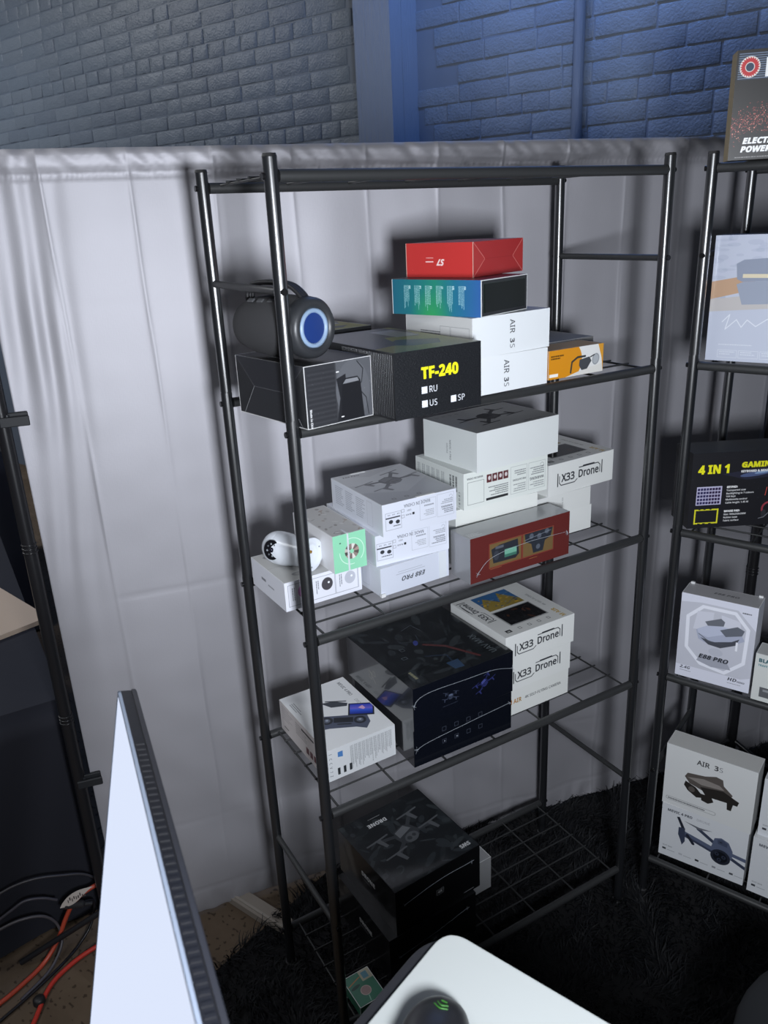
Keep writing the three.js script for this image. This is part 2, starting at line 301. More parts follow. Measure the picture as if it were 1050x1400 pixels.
// ---------- black shag rug ----------
{
  const e1 = V3(0.34, 0, 0.94), e2 = V3(0.94, 0, -0.34), K = V3(-0.21, 0, -0.312), LX = 1.75, LZ = 1.7;
  const at = (a, b, y = 0) => V3(K.x + e2.x * a + e1.x * b, y, K.z + e2.z * a + e1.z * b);
  const t = thing('shag_rug', 'deep black shag rug under the shelves', 'rug');
  const g = new THREE.BoxGeometry(LX, 0.012, LZ, 1, 1, 1); g.rotateY(Math.atan2(0.34, 0.94)); const c = at(LX / 2, LZ / 2, 0.006); g.translate(c.x, c.y, c.z);
  mesh('backing', g, std(lin(0.003, 0.003, 0.004), 0.95), t);
  const r = rngOf(77), N = 60000;
  const blade = new THREE.BufferGeometry();
  const bp = [], bi = []; for (let k = 0; k <= 3; k++) { const s = k / 3, w = 0.0016 * (1 - 0.75 * s); bp.push(-w, s * 0.034 * (1 - 0.35 * s), 0.022 * s * s, w, s * 0.034 * (1 - 0.35 * s), 0.022 * s * s); }
  for (let k = 0; k < 3; k++) { const a = 2 * k; bi.push(a, a + 1, a + 3, a, a + 3, a + 2); }
  blade.setAttribute('position', new THREE.Float32BufferAttribute(bp, 3)); blade.setIndex(bi); blade.computeVertexNormals();
  const pile = new THREE.InstancedMesh(blade, new THREE.MeshPhysicalMaterial({ color: lin(0.006, 0.0068, 0.0088), roughness: 0.65, specularIntensity: 0.5, side: THREE.DoubleSide }), N); pile.name = 'pile'; pile.userData.kind = 'stuff';
  const M = new THREE.Matrix4(), q = new THREE.Quaternion();
  for (let i = 0; i < N; i++) {
    const p = at(-0.012 + r() * (LX + 0.02), -0.012 + r() * (LZ + 0.02), 0.008), cl = pn(p.x, p.z, 9, 1), dir = r() * 6.28 * 0.35 + 9 * pn(p.x, p.z, 5, 7), s = 0.75 + 0.5 * r() + 0.35 * cl;
    q.setFromEuler(new THREE.Euler((r() - 0.5) * 0.9, dir, (r() - 0.5) * 0.9)); M.compose(p, q, V3(s, s, s)); pile.setMatrixAt(i, M);
  }
  t.add(pile); pile.castShadow = pile.receiveShadow = true;
  const bar = thing('floor_plank', 'pale flat wooden batten lying on the concrete floor', 'plank', [-0.004, 0, -0.43], 0);
  const bg = new THREE.BoxGeometry(0.04, 0.018, 0.2); bg.rotateY(0.4); bg.translate(0, 0.011, 0);
  mesh('batten', bg, std(0x8d857c, 0.7), bar);
  const bg2 = new THREE.BoxGeometry(0.006, 0.004, 0.2); bg2.rotateY(0.4); bg2.translate(-0.014, 0.022, -0.006); mesh('ridge', bg2, std(0x9a938a, 0.7), bar);
}

// ---------- steel tube racks ----------
const TIER = [1.6, 1.2663, 0.9346, 0.6029, 0.1077], RW = 0.7229, RD = 0.2667, REST = 0.0085;
const steel = new THREE.MeshPhysicalMaterial({ color: lin(0.011, 0.012, 0.014), roughness: 0.3, ior: 1.95 });
const beamSteel = new THREE.MeshPhysicalMaterial({ color: lin(0.026, 0.027, 0.028), roughness: 0.46, bumpMap: noiseTex(128, (u, v) => g8(128 + 90 * pn(u, v, 10)), 1), bumpScale: 0.0002 });
const boltMat = new THREE.MeshPhysicalMaterial({ color: lin(0.02, 0.02, 0.022), roughness: 0.25, metalness: 0.6 });
function makeRack(label) {
  const t = thing('tube_rack', label, 'shelf', [0, 0, 0], 0);
  const PR = 0.0094, BR = 0.008, posts = [[0, 0], [RW, 0], [0, -RD], [RW, -RD]];
  for (const [x, z] of posts) {
    const cuts = [0.008, 0.365, TIER[3] + 0.016, TIER[2] + 0.016, TIER[1] + 0.019, 1.622], prof = [];
    prof.push(V3(0, 0.008, 0));
    const pts = [];
    for (let k = 0; k < cuts.length; k++) {
      const y = cuts[k];
      if (k === 0) pts.push([0, y], [PR, y]); else if (k === cuts.length - 1) pts.push([PR, y], [PR - 0.0006, y + 0.0006]); else pts.push([PR, y - 0.0012], [PR - 0.0012, y], [PR, y + 0.0012]);
    }
    pts.push([0, 1.6226]);
    const g = new THREE.LatheGeometry(pts.map(([r, y]) => new THREE.Vector2(r, y)), 24); g.translate(x, 0, z);
    const geo = g; geo.computeVertexNormals();
    const p = mesh('post', geo, steel, t);
    mesh('end_cap', (() => { const c = new THREE.CylinderGeometry(0.0086, 0.0097, 0.004, 20); c.translate(x, 1.6245, z); return c; })(), std(lin(0.012, 0.012, 0.013), 0.5), p);
    mesh('foot', (() => { const c = new THREE.CylinderGeometry(0.012, 0.0145, 0.014, 20); c.translate(x, 0.007, z); return c; })(), std(lin(0.05, 0.05, 0.052), 0.4), p);
    for (const y of [...TIER, 1.459, 0.3616]) {
      const sx = x ? 1 : -1, brace = y === 1.459 || y === 0.3616;
      const b = brace ? [[x, y, z + (z ? -0.0085 : 0.0085)], [x, y, z + (z ? -0.0125 : 0.0125)]] : [[x + sx * 0.0085, y, z], [x + sx * 0.0125, y, z]];
      mesh('bolt', rod(b[0], b[1], 0.0045, 10), boltMat, p);
    }
  }
  TIER.forEach((y) => {
    for (const z of [0, -RD]) { const b = mesh('beam', rod([0.0085, y, z], [RW - 0.0085, y, z], BR, 18), beamSteel, t);
      for (const x of [0.0085, RW - 0.0095]) mesh('collar', rod([x, y, z], [x + 0.001, y, z], BR + 0.0004, 18), boltMat, b); }
    const s = new THREE.Group(); s.name = 'wire_shelf'; t.add(s);
    for (let k = 1; k <= 5; k++) mesh('wire', rod([0.022, y + 0.0066, -RD * k / 6], [RW - 0.022, y + 0.0066, -RD * k / 6], 0.0018, 6), beamSteel, s);
    for (let k = 0; k < 7; k++) { const x = 0.026 + (RW - 0.052) * k / 6; mesh('wire', rod([x, y + 0.0036, -0.004], [x, y + 0.0036, -RD + 0.004], 0.002, 6), beamSteel, s); }
  });
  for (const x of [0, RW]) for (const y of [1.459, 0.3616]) mesh('side_brace', rod([x, y, -0.008], [x, y, -RD + 0.008], 0.0056, 14), beamSteel, t);
  return t;
}
const rack = makeRack('black steel tube rack with five wire shelves in front of the grey curtain');
// the second rack stands at right angles and leans a little
const rack2 = rack.clone(); rack2.name = numbered('tube_rack'); scene.add(rack2);
rack2.userData = { label: 'black steel tube rack standing along the brick wall with a power tool box on top', category: 'shelf' };
rack2.position.set(0.799, 0, 0.006); rack2.rotation.order = 'YXZ'; rack2.rotation.set(0.008, -1.175, -0.012);

// ---------- cartons on the first rack ----------
const S2 = TIER[1] + REST, S3 = TIER[2] + REST, S4 = TIER[3] + REST, S5 = TIER[4] + REST;
const INK = '#2b2d31', GREY = '#8d9095', PALE = '#c3c6ca';
const R1 = rngOf(5);
function scuff(x, w, h, n, c, r, m = 1) { x.fillStyle = c; for (let k = 0; k < n; k++) { x.globalAlpha = 0.12 + 0.5 * r(); const s = (0.2 + 1.1 * r() * r()) * m; x.fillRect(w * r(), h * r(), s * (0.4 + r()), s); } x.globalAlpha = 1; }

// dark appliance carton
carton('appliance_box', 'dark grey carton with a black gadget pictured on it, under the round speaker', {
  x: 0.0543, y: S2, z: -0.0737, yaw: 0.165, w: 0.116, h: 0.0867, d: 0.1817, base: 0x1d1e21, rough: 0.42,
  f: (x, w, h) => {
    fill(x, '#3b3c40', 0, 0, w, h); fill(x, '#303135', 0, 0, w * 0.44, h);
    for (let k = 0; k < 22; k++) { fill(x, k % 2 ? '#38393d' : '#2b2c30', 4, 8 + k * 3.4, w * 0.4, 1.5); }
    fill(x, '#54565b', w * 0.46, 0, w * 0.54, h); ell(x, w * 0.7, h * 0.5, 30, 42, '#5c5e63');
    poly(x, [[w * 0.46, h * 0.28], [w * 0.6, h * 0.22], [w * 0.6, h * 0.98], [w * 0.44, h * 0.98], [w * 0.5, h * 0.6]], '#222327');
    poly(x, [[w * 0.54, h * 0.36], [w * 0.6, h * 0.29], [w * 0.78, h * 0.29], [w * 0.82, h * 0.36], [w * 0.86, h * 0.98], [w * 0.5, h * 0.98]], '#1b1c20');
    poly(x, [[w * 0.55, h * 0.38], [w * 0.6, h * 0.31], [w * 0.78, h * 0.31], [w * 0.8, h * 0.37]], '#7d7f84');
    line(x, [[w * 0.78, 4], [w * 0.87, 16], [w * 0.84, 34], [w * 0.78, 42], [w * 0.9, 58], [w * 0.93, h - 4]], '#1d1e22', 1.2);
    fill(x, '#e9e9ea', w * 0.46, h * 0.16, 5, 1.6); fill(x, '#e9e9ea', w * 0.5, h * 0.9, 5, 1.6);
    txt(x, 'Made in China', 6.5, h - 27, 4.4, '#ededee', { rot: Math.PI / 2 });
    scuff(x, w, h, 90, '#9a9ca0', R1); x.strokeStyle = '#d5d5d5'; x.lineWidth = 1.2; x.strokeRect(0.3, 0.3, w - 0.6, h - 0.6);
  },
  l: (x, w, h) => {
    fill(x, '#1f2023', 0, 0, w, h); poly(x, [[0, 0], [w * 0.26, h * 0.48], [w * 0.74, h * 0.48], [w, 0]], '#24252a'); poly(x, [[w * 0.26, h * 0.48], [w * 0.06, h], [w * 0.94, h], [w * 0.74, h * 0.48]], '#26272b');
    line(x, [[0, 0], [w * 0.26, h * 0.48], [w * 0.74, h * 0.48], [w, 0]], '#6d6e72', 0.5); line(x, [[w * 0.06, h], [w * 0.26, h * 0.48]], '#a9aaad', 0.8); line(x, [[w * 0.94, h], [w * 0.74, h * 0.48]], '#a9aaad', 0.8);
    line(x, [[0, h - 0.6], [w, h - 0.6]], '#c9c9c9', 1.2); scuff(x, w, h, 160, '#77797d', R1);
  },
  t: (x, w, h) => { fill(x, '#2b2b2c', 0, 0, w, h); scuff(x, w, h, 120, '#55565a', R1); },
});
// wireless headset style carton TF-240, with a twin behind it
const tfTop = (x, w, h) => {
  fill(x, '#7d7c33', 0, 0, w, h); poly(x, [[0, h * 0.12], [w * 0.3, 0], [w * 0.9, 0], [w, h * 0.2], [w * 0.86, h * 0.5], [w * 0.5, h * 0.42], [w * 0.34, h * 0.74], [0, h * 0.8]], '#45464a');
  poly(x, [[w * 0.22, h * 0.7], [w * 0.5, h * 0.56], [w * 0.86, h * 0.7], [w * 0.7, h * 0.86], [w * 0.4, h * 0.84]], '#3c3d40'); fill(x, '#8f9092', w * 0.62, h * 0.12, w * 0.28, h * 0.34);
  scuff(x, w, h, 120, '#a9a76a', R1);
};
const tfO = {
  w: 0.1549, h: 0.0949, d: 0.2445, base: 0x191a1d, rough: 0.5, coat: 0.4, coatRough: 0.16, film: true,
  f: (x, w, h) => {
    fill(x, '#15171b', 0, 0, w, h); 
    txt(x, 'TF-240', w * 0.3, h * 0.36, 22, '#ece61c', { sx: 0.98, stroke: 1.2 });
    for (const [s, px, py] of [['RU', 0.33, 0.61], ['US', 0.33, 0.82], ['SP', 0.665, 0.82]]) { fill(x, '#e4e7ef', w * px - 5, h * py - 5, 10, 10); txt(x, s, w * px + 7.5, h * py, 12.5, '#dfe2e8', { weight: 'normal' }); }
  },
  l: 0x1b1c1f, dark: true,
  t: tfTop,
};
{
  const t = carton('headset_box', 'black film-wrapped carton lettered TF-240 in yellow', { ...tfO, x: 0.2023, y: S2, z: -0.0626, yaw: 0.045 });
  const pleat = new THREE.MeshPhysicalMaterial({ color: 0x1b1c1f, roughness: 0.3, clearcoat: 0.6, clearcoatRoughness: 0.15 });
  for (let k = 0; k < 30; k++) mesh('film_pleat', rod([-tfO.w / 2, 0.003, 0.117 - k * 0.0046], [-tfO.w / 2, tfO.h - 0.003, 0.117 - k * 0.0046], 0.0011, 8), pleat, t);
}
carton('headset_box', 'black carton with olive top, standing behind the TF-240 carton', { x: 0.172, y: S2, z: -0.27, yaw: 0.12, w: 0.15, h: 0.099, d: 0.13, base: 0x191a1d, rough: 0.5, t: tfTop });
// two white AIR 3S cartons
const airF = (x, w, h) => { fill(x, '#dfe3e6', 0, 0, w, h); txt(x, 'AIR', w * 0.5, h * 0.15, 14, '#3a3d42', { rot: Math.PI / 2, weight: 'normal', stroke: 0.25 }); txt(x, '3', w * 0.5, h * 0.62, 14, '#3a3d42', { rot: Math.PI / 2, stroke: 0.2 }); txt(x, 'S', w * 0.5, h * 0.76, 14, '#6a6d72', { rot: Math.PI / 2, weight: 'normal' }); };
const airL = (x, w, h) => rotated(x, w, h, () => {
  fill(x, '#c6c7c7', 0, 0, w, h); rows(x, 10, 8, 40, 5, 3.4, '#6c6e71', R1); rows(x, 76, 22, 70, 5, 3.4, '#55575a', R1); x.strokeStyle = '#77797c'; x.lineWidth = 0.5; x.strokeRect(6, 4, 44, 42); x.strokeRect(52, 14, 24, 32);
  txt(x, 'WARNING', 54, 20, 5, '#45474a', { weight: 'normal' }); for (let k = 0; k < 6; k++) { x.strokeStyle = '#333'; x.lineWidth = 1; x.beginPath(); x.arc(84 + k * 11, 10, 3.2, 0, 5 + k); x.stroke(); }
});
carton('drone_box', 'white carton lettered AIR 3S, lower of the pair beside the TF-240 carton', { x: 0.3712, y: S2, z: -0.0712, yaw: 0.05, w: 0.178, h: 0.0593, d: 0.1513, f: airF, l: airL });
carton('drone_box', 'white carton lettered AIR 3S, lying under the teal box', { x: 0.3793, y: S2 + 0.0594, z: -0.0793, yaw: 0.1, w: 0.1696, h: 0.062, d: 0.1645, f: airF, l: airL });
// teal gradient box with a dark window
{
  const t = carton('gadget_box', 'teal and green gradient box with a dark window end, lying under the red box', {
    x: 0.3505, y: S2 + 0.1216, z: -0.0886, yaw: 0.313, w: 0.1277, h: 0.0548, d: 0.1774, base: 0x1d6f86, rough: 0.35,
    l: (x, w, h) => {
      const g = x.createLinearGradient(0, 0, w, 0); g.addColorStop(0, '#23647a'); g.addColorStop(0.3, '#237579'); g.addColorStop(0.5, '#27836f'); g.addColorStop(0.72, '#26708a'); g.addColorStop(1, '#33609f'); x.fillStyle = g; x.fillRect(0, 0, w, h);
      const q = x.createRadialGradient(w * 0.45, h, 2, w * 0.45, h, h * 0.8); q.addColorStop(0, '#33985c'); q.addColorStop(1, '#33985c00'); x.fillStyle = q; x.fillRect(0, 0, w, h);
      const L = ['DE', 'PT', 'ES', 'IT', 'UK', 'FR']; for (let k = 0; k < 6; k++) { const px = w * (0.13 + 0.125 * k); txt(x, L[k], px + 13.5, 12, 4.4, '#d8eef0', { rot: Math.PI / 2, align: 'center' }); x.save(); x.translate(px + 12, 9); x.rotate(Math.PI / 2); rows(x, 0, 0, h * 0.72, 6, 1.9, '#b9dfe2', R1, 0.4); x.restore(); }
    },
    f: (x, w, h) => { fill(x, '#0d0f12', 0, 0, w, h); fill(x, '#122019', 5, 5, w - 12, h - 11); for (let k = 0; k < 26; k++) fill(x, k % 2 ? '#1c2c1e' : '#17231c', 10 + k * 4, 12, 2, h - 26); x.strokeStyle = '#cfd2d2'; x.lineWidth = 1.6; x.strokeRect(0.6, 0.6, w - 1.2, h - 1.2); },
    t: 0x123f4d,
  });
  mesh('window_film', boxAt(0.112, 0.042, 0.0008, 0, 0.0274, 0.0893), new THREE.MeshPhysicalMaterial({ color: 0x0b120f, roughness: 0.3, specularIntensity: 0.3 }), t).userData.label = 'glossy dark window film';
}
// red box on top
carton('gadget_box', 'bright red box with folded end flaps on top of the stack', {
  x: 0.3903, y: S2 + 0.1766, z: -0.1261, yaw: 0.347, w: 0.15, h: 0.053, d: 0.1324, base: 0xb52422, rough: 0.4, edge: std(0xc7a99c, 0.7),
  l: (x, w, h) => { fill(x, '#bf3533', 0, 0, w, h); rotated(x, w, h, () => { txt(x, 'S7', w * 0.42, h * 0.44, 13, '#f0d8d6', { skew: -0.25, stroke: 0.6 }); fill(x, '#efd0cd', w * 0.58, h * 0.44, 16, 1.8); fill(x, '#e8b9b5', w * 0.58, h * 0.56, 15, 1); }); scuff(x, w, h, 60, '#e1645d', R1); },
  f: (x, w, h) => { fill(x, '#a52a2a', 0, 0, w, h); poly(x, [[0, 0], [w * 0.22, h * 0.5], [0, h]], '#ad3230'); poly(x, [[w, 0], [w * 0.78, h * 0.5], [w, h]], '#ab2f2d'); line(x, [[0, 0], [w * 0.22, h * 0.5], [0, h]], '#d98b83', 0.9); line(x, [[w, 0], [w * 0.78, h * 0.5], [w, h]], '#d98b83', 0.9); line(x, [[w * 0.22, h * 0.5], [w * 0.78, h * 0.5]], '#93191a', 0.6); scuff(x, w, h, 120, '#cf4a44', R1); },
});
// sunglasses box and the grey one behind
carton('sunglasses_box', 'flat orange and white box picturing sunglasses', {
  x: 0.5432, y: S2, z: -0.0458, yaw: 0.017, w: 0.1274, h: 0.0488, d: 0.06, base: 0xc98a2c, rough: 0.4,
  f: (x, w, h) => {
    fill(x, '#dcdcda', 0, 0, w, h); x.save(); x.beginPath(); x.rect(0, 0, w, h); x.clip();
    ell(x, w * 0.18, h * 0.45, w * 0.42, h * 0.85, '#d08a1c'); poly(x, [[w * 0.3, h], [w * 0.62, h * 0.82], [w, h * 0.7], [w, h]], '#d8d6d0'); poly(x, [[w * 0.9, 0], [w, 0], [w, h], [w * 0.97, h * 0.5]], '#cf9330'); x.restore();
    rows(x, 5, 9, 30, 2, 4, '#5a3a10', R1, 0.6); fill(x, '#f0ede6', 2, h - 9, 20, 5.5);
    line(x, [[w * 0.4, h * 0.86], [w * 0.42, h * 0.5], [w * 0.52, h * 0.36], [w * 0.66, h * 0.36]], '#333436', 3.4);
    poly(x, [[w * 0.56, h * 0.46], [w * 0.74, h * 0.4], [w * 0.78, h * 0.56], [w * 0.7, h * 0.82], [w * 0.6, h * 0.84], [w * 0.55, h * 0.66]], '#44474b'); ell(x, w * 0.86, h * 0.52, 8.4, 10, '#8e9397', 0.3); ell(x, w * 0.86, h * 0.52, 6.4, 8, '#a9adb1', 0.3);
    line(x, [[w * 0.76, h * 0.42], [w * 0.83, h * 0.36]], '#333436', 2);
  },
  t: 0xb98a45,
});
carton('gadget_box', 'low grey carton behind the sunglasses box', { x: 0.566, y: S2, z: -0.138, yaw: 0.04, w: 0.165, h: 0.05, d: 0.11, base: 0x77787a, t: 0x6d6e71 });
// barrel speaker lying on the dark carton
{
  const A = V3(0.0006, 1.407, -0.136), B = V3(0.047, 1.407, -0.004), dir = B.clone().sub(A).normalize(), L = A.distanceTo(B);
  const t = thing('bluetooth_speaker', 'black barrel speaker with a blue end disc and carry handle', 'speaker', [A.x, A.y, A.z]);
  const q = new THREE.Quaternion().setFromUnitVectors(V3(0, 1, 0), dir), lathe = (pts, s = 40) => { const g = new THREE.LatheGeometry(pts.map(([r, y]) => new THREE.Vector2(r, y)), s); g.applyQuaternion(q); return g; };
  const mesh1 = noiseTex(64, (u, v) => g8(((Math.floor(u * 16) + Math.floor(v * 16)) % 2 ? 60 : 200)), 1); mesh1.repeat.set(24, 14);
  mesh('fabric_body', lathe([[0, 0.004], [0.026, 0.002], [0.033, 0.006], [0.04, 0.03], [0.0437, 0.065], [0.0442, 0.09], [0.043, L - 0.03], [0.041, L - 0.016]]), new THREE.MeshPhysicalMaterial({ color: lin(0.04, 0.04, 0.044), roughness: 0.8, bumpMap: mesh1, bumpScale: 0.0007 }), t);
  const rim = mesh('rubber_rim', lathe([[0.0415, L - 0.018], [0.0425, L - 0.012], [0.041, L - 0.002], [0.036, L + 0.004], [0.03, L + 0.002], [0.0265, L - 0.002], [0.0262, L - 0.006]]), std(lin(0.03, 0.032, 0.036), 0.4), t);
  mesh('light_ring', lathe([[0.0268, L - 0.003], [0.0264, L + 0.0008], [0.0225, L + 0.0014], [0.0206, L - 0.001], [0.0206, L - 0.004]]), std(0x8aa0ba, 0.35), rim).userData.label = 'pale ring';
  mesh('passive_disc', lathe([[0.0208, L - 0.002], [0.015, L - 0.001], [0, L - 0.0006]]), std(0x1d3673, 0.4), rim).userData.label = 'blue disc';
  const side = V3().crossVectors(dir, V3(0, 1, 0)).normalize(), up = V3().crossVectors(side, dir).normalize();
  const on = (s, h, k = 0) => { const p = dir.clone().multiplyScalar(s).addScaledVector(up, h).addScaledVector(side, k); return [p.x, p.y, p.z]; };
  const hpts = [on(0.012, 0.03), on(0.013, 0.046), on(0.026, 0.057), on(0.065, 0.06), on(0.1, 0.056), on(0.118, 0.046), on(0.126, 0.038)];
  const hg = []; for (const k of [-0.005, 0, 0.005]) hg.push(tube(hpts.map((p, i) => { const o = side.clone().multiplyScalar(k); return [p[0] + o.x, p[1] + o.y, p[2] + o.z]; }), 0.0035, 40, 8));
  mesh('handle', mergeGeometries(hg), std(lin(0.015, 0.015, 0.017), 0.5), t);
  const bn = up.clone().multiplyScalar(0.85).addScaledVector(side, 0.53).normalize(), bz = V3().crossVectors(dir, bn);
  for (const s of [0.04, 0.06, 0.082, 0.1]) { const g = new RoundedBoxGeometry(0.012, 0.003, 0.007, 2, 0.0012); g.applyMatrix4(new THREE.Matrix4().makeBasis(dir, bn, bz)); const p = dir.clone().multiplyScalar(s).addScaledVector(bn, 0.0437); g.translate(p.x, p.y, p.z); mesh('button', g, std(lin(0.07, 0.072, 0.078), 0.5), t); }
}
// film seams, tape and small fittings on cartons (coordinates in the carton's own frame)
const filmMat = new THREE.MeshPhysicalMaterial({ color: 0x9ea4ac, roughness: 0.3 });
const tapeMat = new THREE.MeshPhysicalMaterial({ color: 0xd3d8de, roughness: 0.18, clearcoat: 0.6 });
function seam(t, pts, r = 0.00035, end = true) {
  const m = mesh('film_seam', tube(pts, r, 24, 5), filmMat, t); m.userData.label = 'pale heat seam of the plastic film';
  if (end) for (const p of [pts[0], pts[pts.length - 1]]) { const rr = rngOf(Math.round(p[0] * 1e4) + 9); const g = []; for (let k = 0; k < 7; k++) { const a = rr() * 6.28, l = 0.003 + 0.005 * rr(); g.push(rod([p[0], p[1], p[2]], [p[0] + Math.cos(a) * l * 0.7, p[1] + Math.sin(a) * l, p[2] + 0.0004], 0.00025, 4)); } mesh('film_pucker', mergeGeometries(g), filmMat, m); }
  return m;
}
// three upside-down E88 cartons
const e88Front = (x, w, h) => rotated(x, w, h, () => {
  fill(x, '#d2d6e2', 0, 0, w, h); const c = '#62666f'; x.strokeStyle = '#9a9ea8'; x.lineWidth = 0.4;
  x.strokeRect(5, 12, 34, 40); x.strokeRect(42, 14, 32, 36); rows(x, 7, 17, 28, 3, 3.2, c, R1); rows(x, 7, 34, 30, 3, 3, '#8a8e98', R1); txt(x, 'WARNING', 8, 29, 4.8, c, {}); txt(x, 'WARNING', 46, 38, 4, c, {}); rows(x, 46, 20, 24, 4, 3, '#9a9ea6', R1); x.beginPath(); x.arc(11, 45, 3, 0, 5); x.strokeStyle = c; x.stroke();
  txt(x, 'MADE IN CHINA', w - 94, h - 10, 7.6, '#4a4e57', { weight: 'normal', sx: 0.95 });
  fill(x, '#24262b', 85, 28, 4, 4); x.strokeRect(105, 26, 5, 5); x.strokeRect(105, 36, 5, 5); txt(x, 'BLACK', 91, 30, 3.6, c, {}); txt(x, 'GREY', 91, 38, 3.6, c, { weight: 'normal' });
  fill(x, '#2b2d33', 113, 30, 28, 2); for (const a of [114, 123, 132]) txt(x, '5.8', a, 36, 3.4, c, {}); ell(x, 118, 22, 4, 3.4, '#33363c'); ell(x, 131, 24, 4, 3.4, '#33363c'); rows(x, 113, 15, 22, 1, 3.4, '#4a4e57', R1); x.strokeRect(111, 10, 30, 30);
});
const e88Side = (x, w, h) => { fill(x, '#cfd3dc', 0, 0, w, h); for (let k = 0; k < 3; k++) rows(x, 14 + k * 40, 9, 34, 10, 3.6, '#9b9fa9', R1); x.strokeStyle = '#a1a5ae'; x.lineWidth = 0.5; x.strokeRect(w * 0.72, 6, w * 0.1, h - 14); };
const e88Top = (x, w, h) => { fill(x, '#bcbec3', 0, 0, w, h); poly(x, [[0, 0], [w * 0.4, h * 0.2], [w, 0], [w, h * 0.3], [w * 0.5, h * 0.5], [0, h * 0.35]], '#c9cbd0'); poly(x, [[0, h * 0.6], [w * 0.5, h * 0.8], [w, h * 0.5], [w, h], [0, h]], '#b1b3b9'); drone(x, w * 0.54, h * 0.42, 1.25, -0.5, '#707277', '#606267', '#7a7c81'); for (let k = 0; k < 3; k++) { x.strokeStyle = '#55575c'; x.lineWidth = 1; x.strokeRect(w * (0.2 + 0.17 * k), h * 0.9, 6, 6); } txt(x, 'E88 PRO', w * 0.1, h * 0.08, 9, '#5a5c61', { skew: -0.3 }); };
const H3 = carton('drone_box', 'white carton lettered E88 PRO upside down, taped, at the bottom of its stack', {
  x: 0.2271, y: S3, z: -0.1657, yaw: 0.04, w: 0.1427, h: 0.0514, d: 0.21, base: 0xcfd3dc, l: e88Side,
  f: (x, w, h) => rotated(x, w, h, () => { fill(x, '#c9cedb', 0, 0, w, h); txt(x, 'E88 PRO', w * 0.36, h * 0.42, 11.5, '#3c4048', { skew: -0.3, sx: 1.1 }); fill(x, '#9a9fab', w * 0.36, h * 0.62, 60, 0.8); fill(x, '#9a9fab', w * 0.4, h * 0.7, 50, 0.7); }),
});
mesh('tape', boxAt(0.016, 0.05, 0.0006, 0.058, 0.0255, 0.1053), tapeMat, H3).userData.label = 'clear packing tape';
mesh('torn_flap', boxAt(0.008, 0.006, 0.006, -0.069, 0.003, 0.106), whiteBoard, H3);
carton('drone_box', 'white carton with upside-down warning labels, middle of the E88 PRO stack', { x: 0.237, y: S3 + 0.0515, z: -0.1665, yaw: -0.052, w: 0.1434, h: 0.0548, d: 0.2, base: 0xd2d6e2, f: e88Front, l: e88Side });
{
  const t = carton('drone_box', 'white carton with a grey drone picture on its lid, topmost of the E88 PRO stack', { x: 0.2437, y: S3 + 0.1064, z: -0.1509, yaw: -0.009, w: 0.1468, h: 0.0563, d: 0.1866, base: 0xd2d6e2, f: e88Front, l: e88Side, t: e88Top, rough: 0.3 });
  mesh('tuck_tab', boxAt(0.036, 0.0014, 0.006, 0.012, 0.0563, 0.0905), whiteBoard, t); mesh('tuck_tab', boxAt(0.03, 0.0014, 0.005, -0.02, 0.0563, -0.0905), whiteBoard, t);
}
// swatch carton, mint-ended carton and bulb camera
carton('camera_box', 'flat white carton with pink, charcoal and grey colour swatches', {
  x: 0.075, y: S3, z: -0.1723, yaw: 0.022, w: 0.1445, h: 0.0515, d: 0.1373, base: 0xdfe1e8,
  f: (x, w, h) => { fill(x, '#dddfe9', 0, 0, w, h); x.strokeStyle = '#8a8d97'; x.lineWidth = 0.6; x.strokeRect(6, 6, w - 12, h - 13); for (let k = 0; k < 3; k++) { const a = 6 + k * (w - 12) / 3; x.strokeRect(a, 6, (w - 12) / 3 - 1.5, h - 13); x.save(); x.translate(a + 12, 12); x.rotate(Math.PI / 2); rows(x, 0, 0, 26, 2, 3.4, '#6f727b', R1); x.restore(); ell(x, a + 28, 22, 10.5, 11.5, ['#c68cc2', '#47454a', '#b6b9c4'][k]); ell(x, a + 31, 20, 2, 2, '#eceef4'); } },
  l: (x, w, h) => { fill(x, '#dddfe8', 0, 0, w, h); rows(x, w * 0.3, h * 0.42, 20, 1, 7, '#6b6e76', R1, 0.7); rows(x, w * 0.5, h * 0.52, 40, 1, 4, '#85888f', R1, 0.7); },
  t: (x, w, h) => { fill(x, '#b4b4b2', 0, 0, w, h); for (const [a, b] of [[0.14, 0.1], [0.5, 0.3], [0.22, 0.8], [0.75, 0.55]]) { ell(x, w * a + 8, h * b + 6, 15, 8, '#86878a', 0.2); ell(x, w * a + 8, h * b + 6, 11, 5.5, '#9c9c9b', 0.2); } line(x, [[0, h * 0.5], [w, h * 0.44]], '#8b8c8e', 0.7); line(x, [[w * 0.4, 0], [w * 0.3, h]], '#8b8c8e', 0.7); },
});
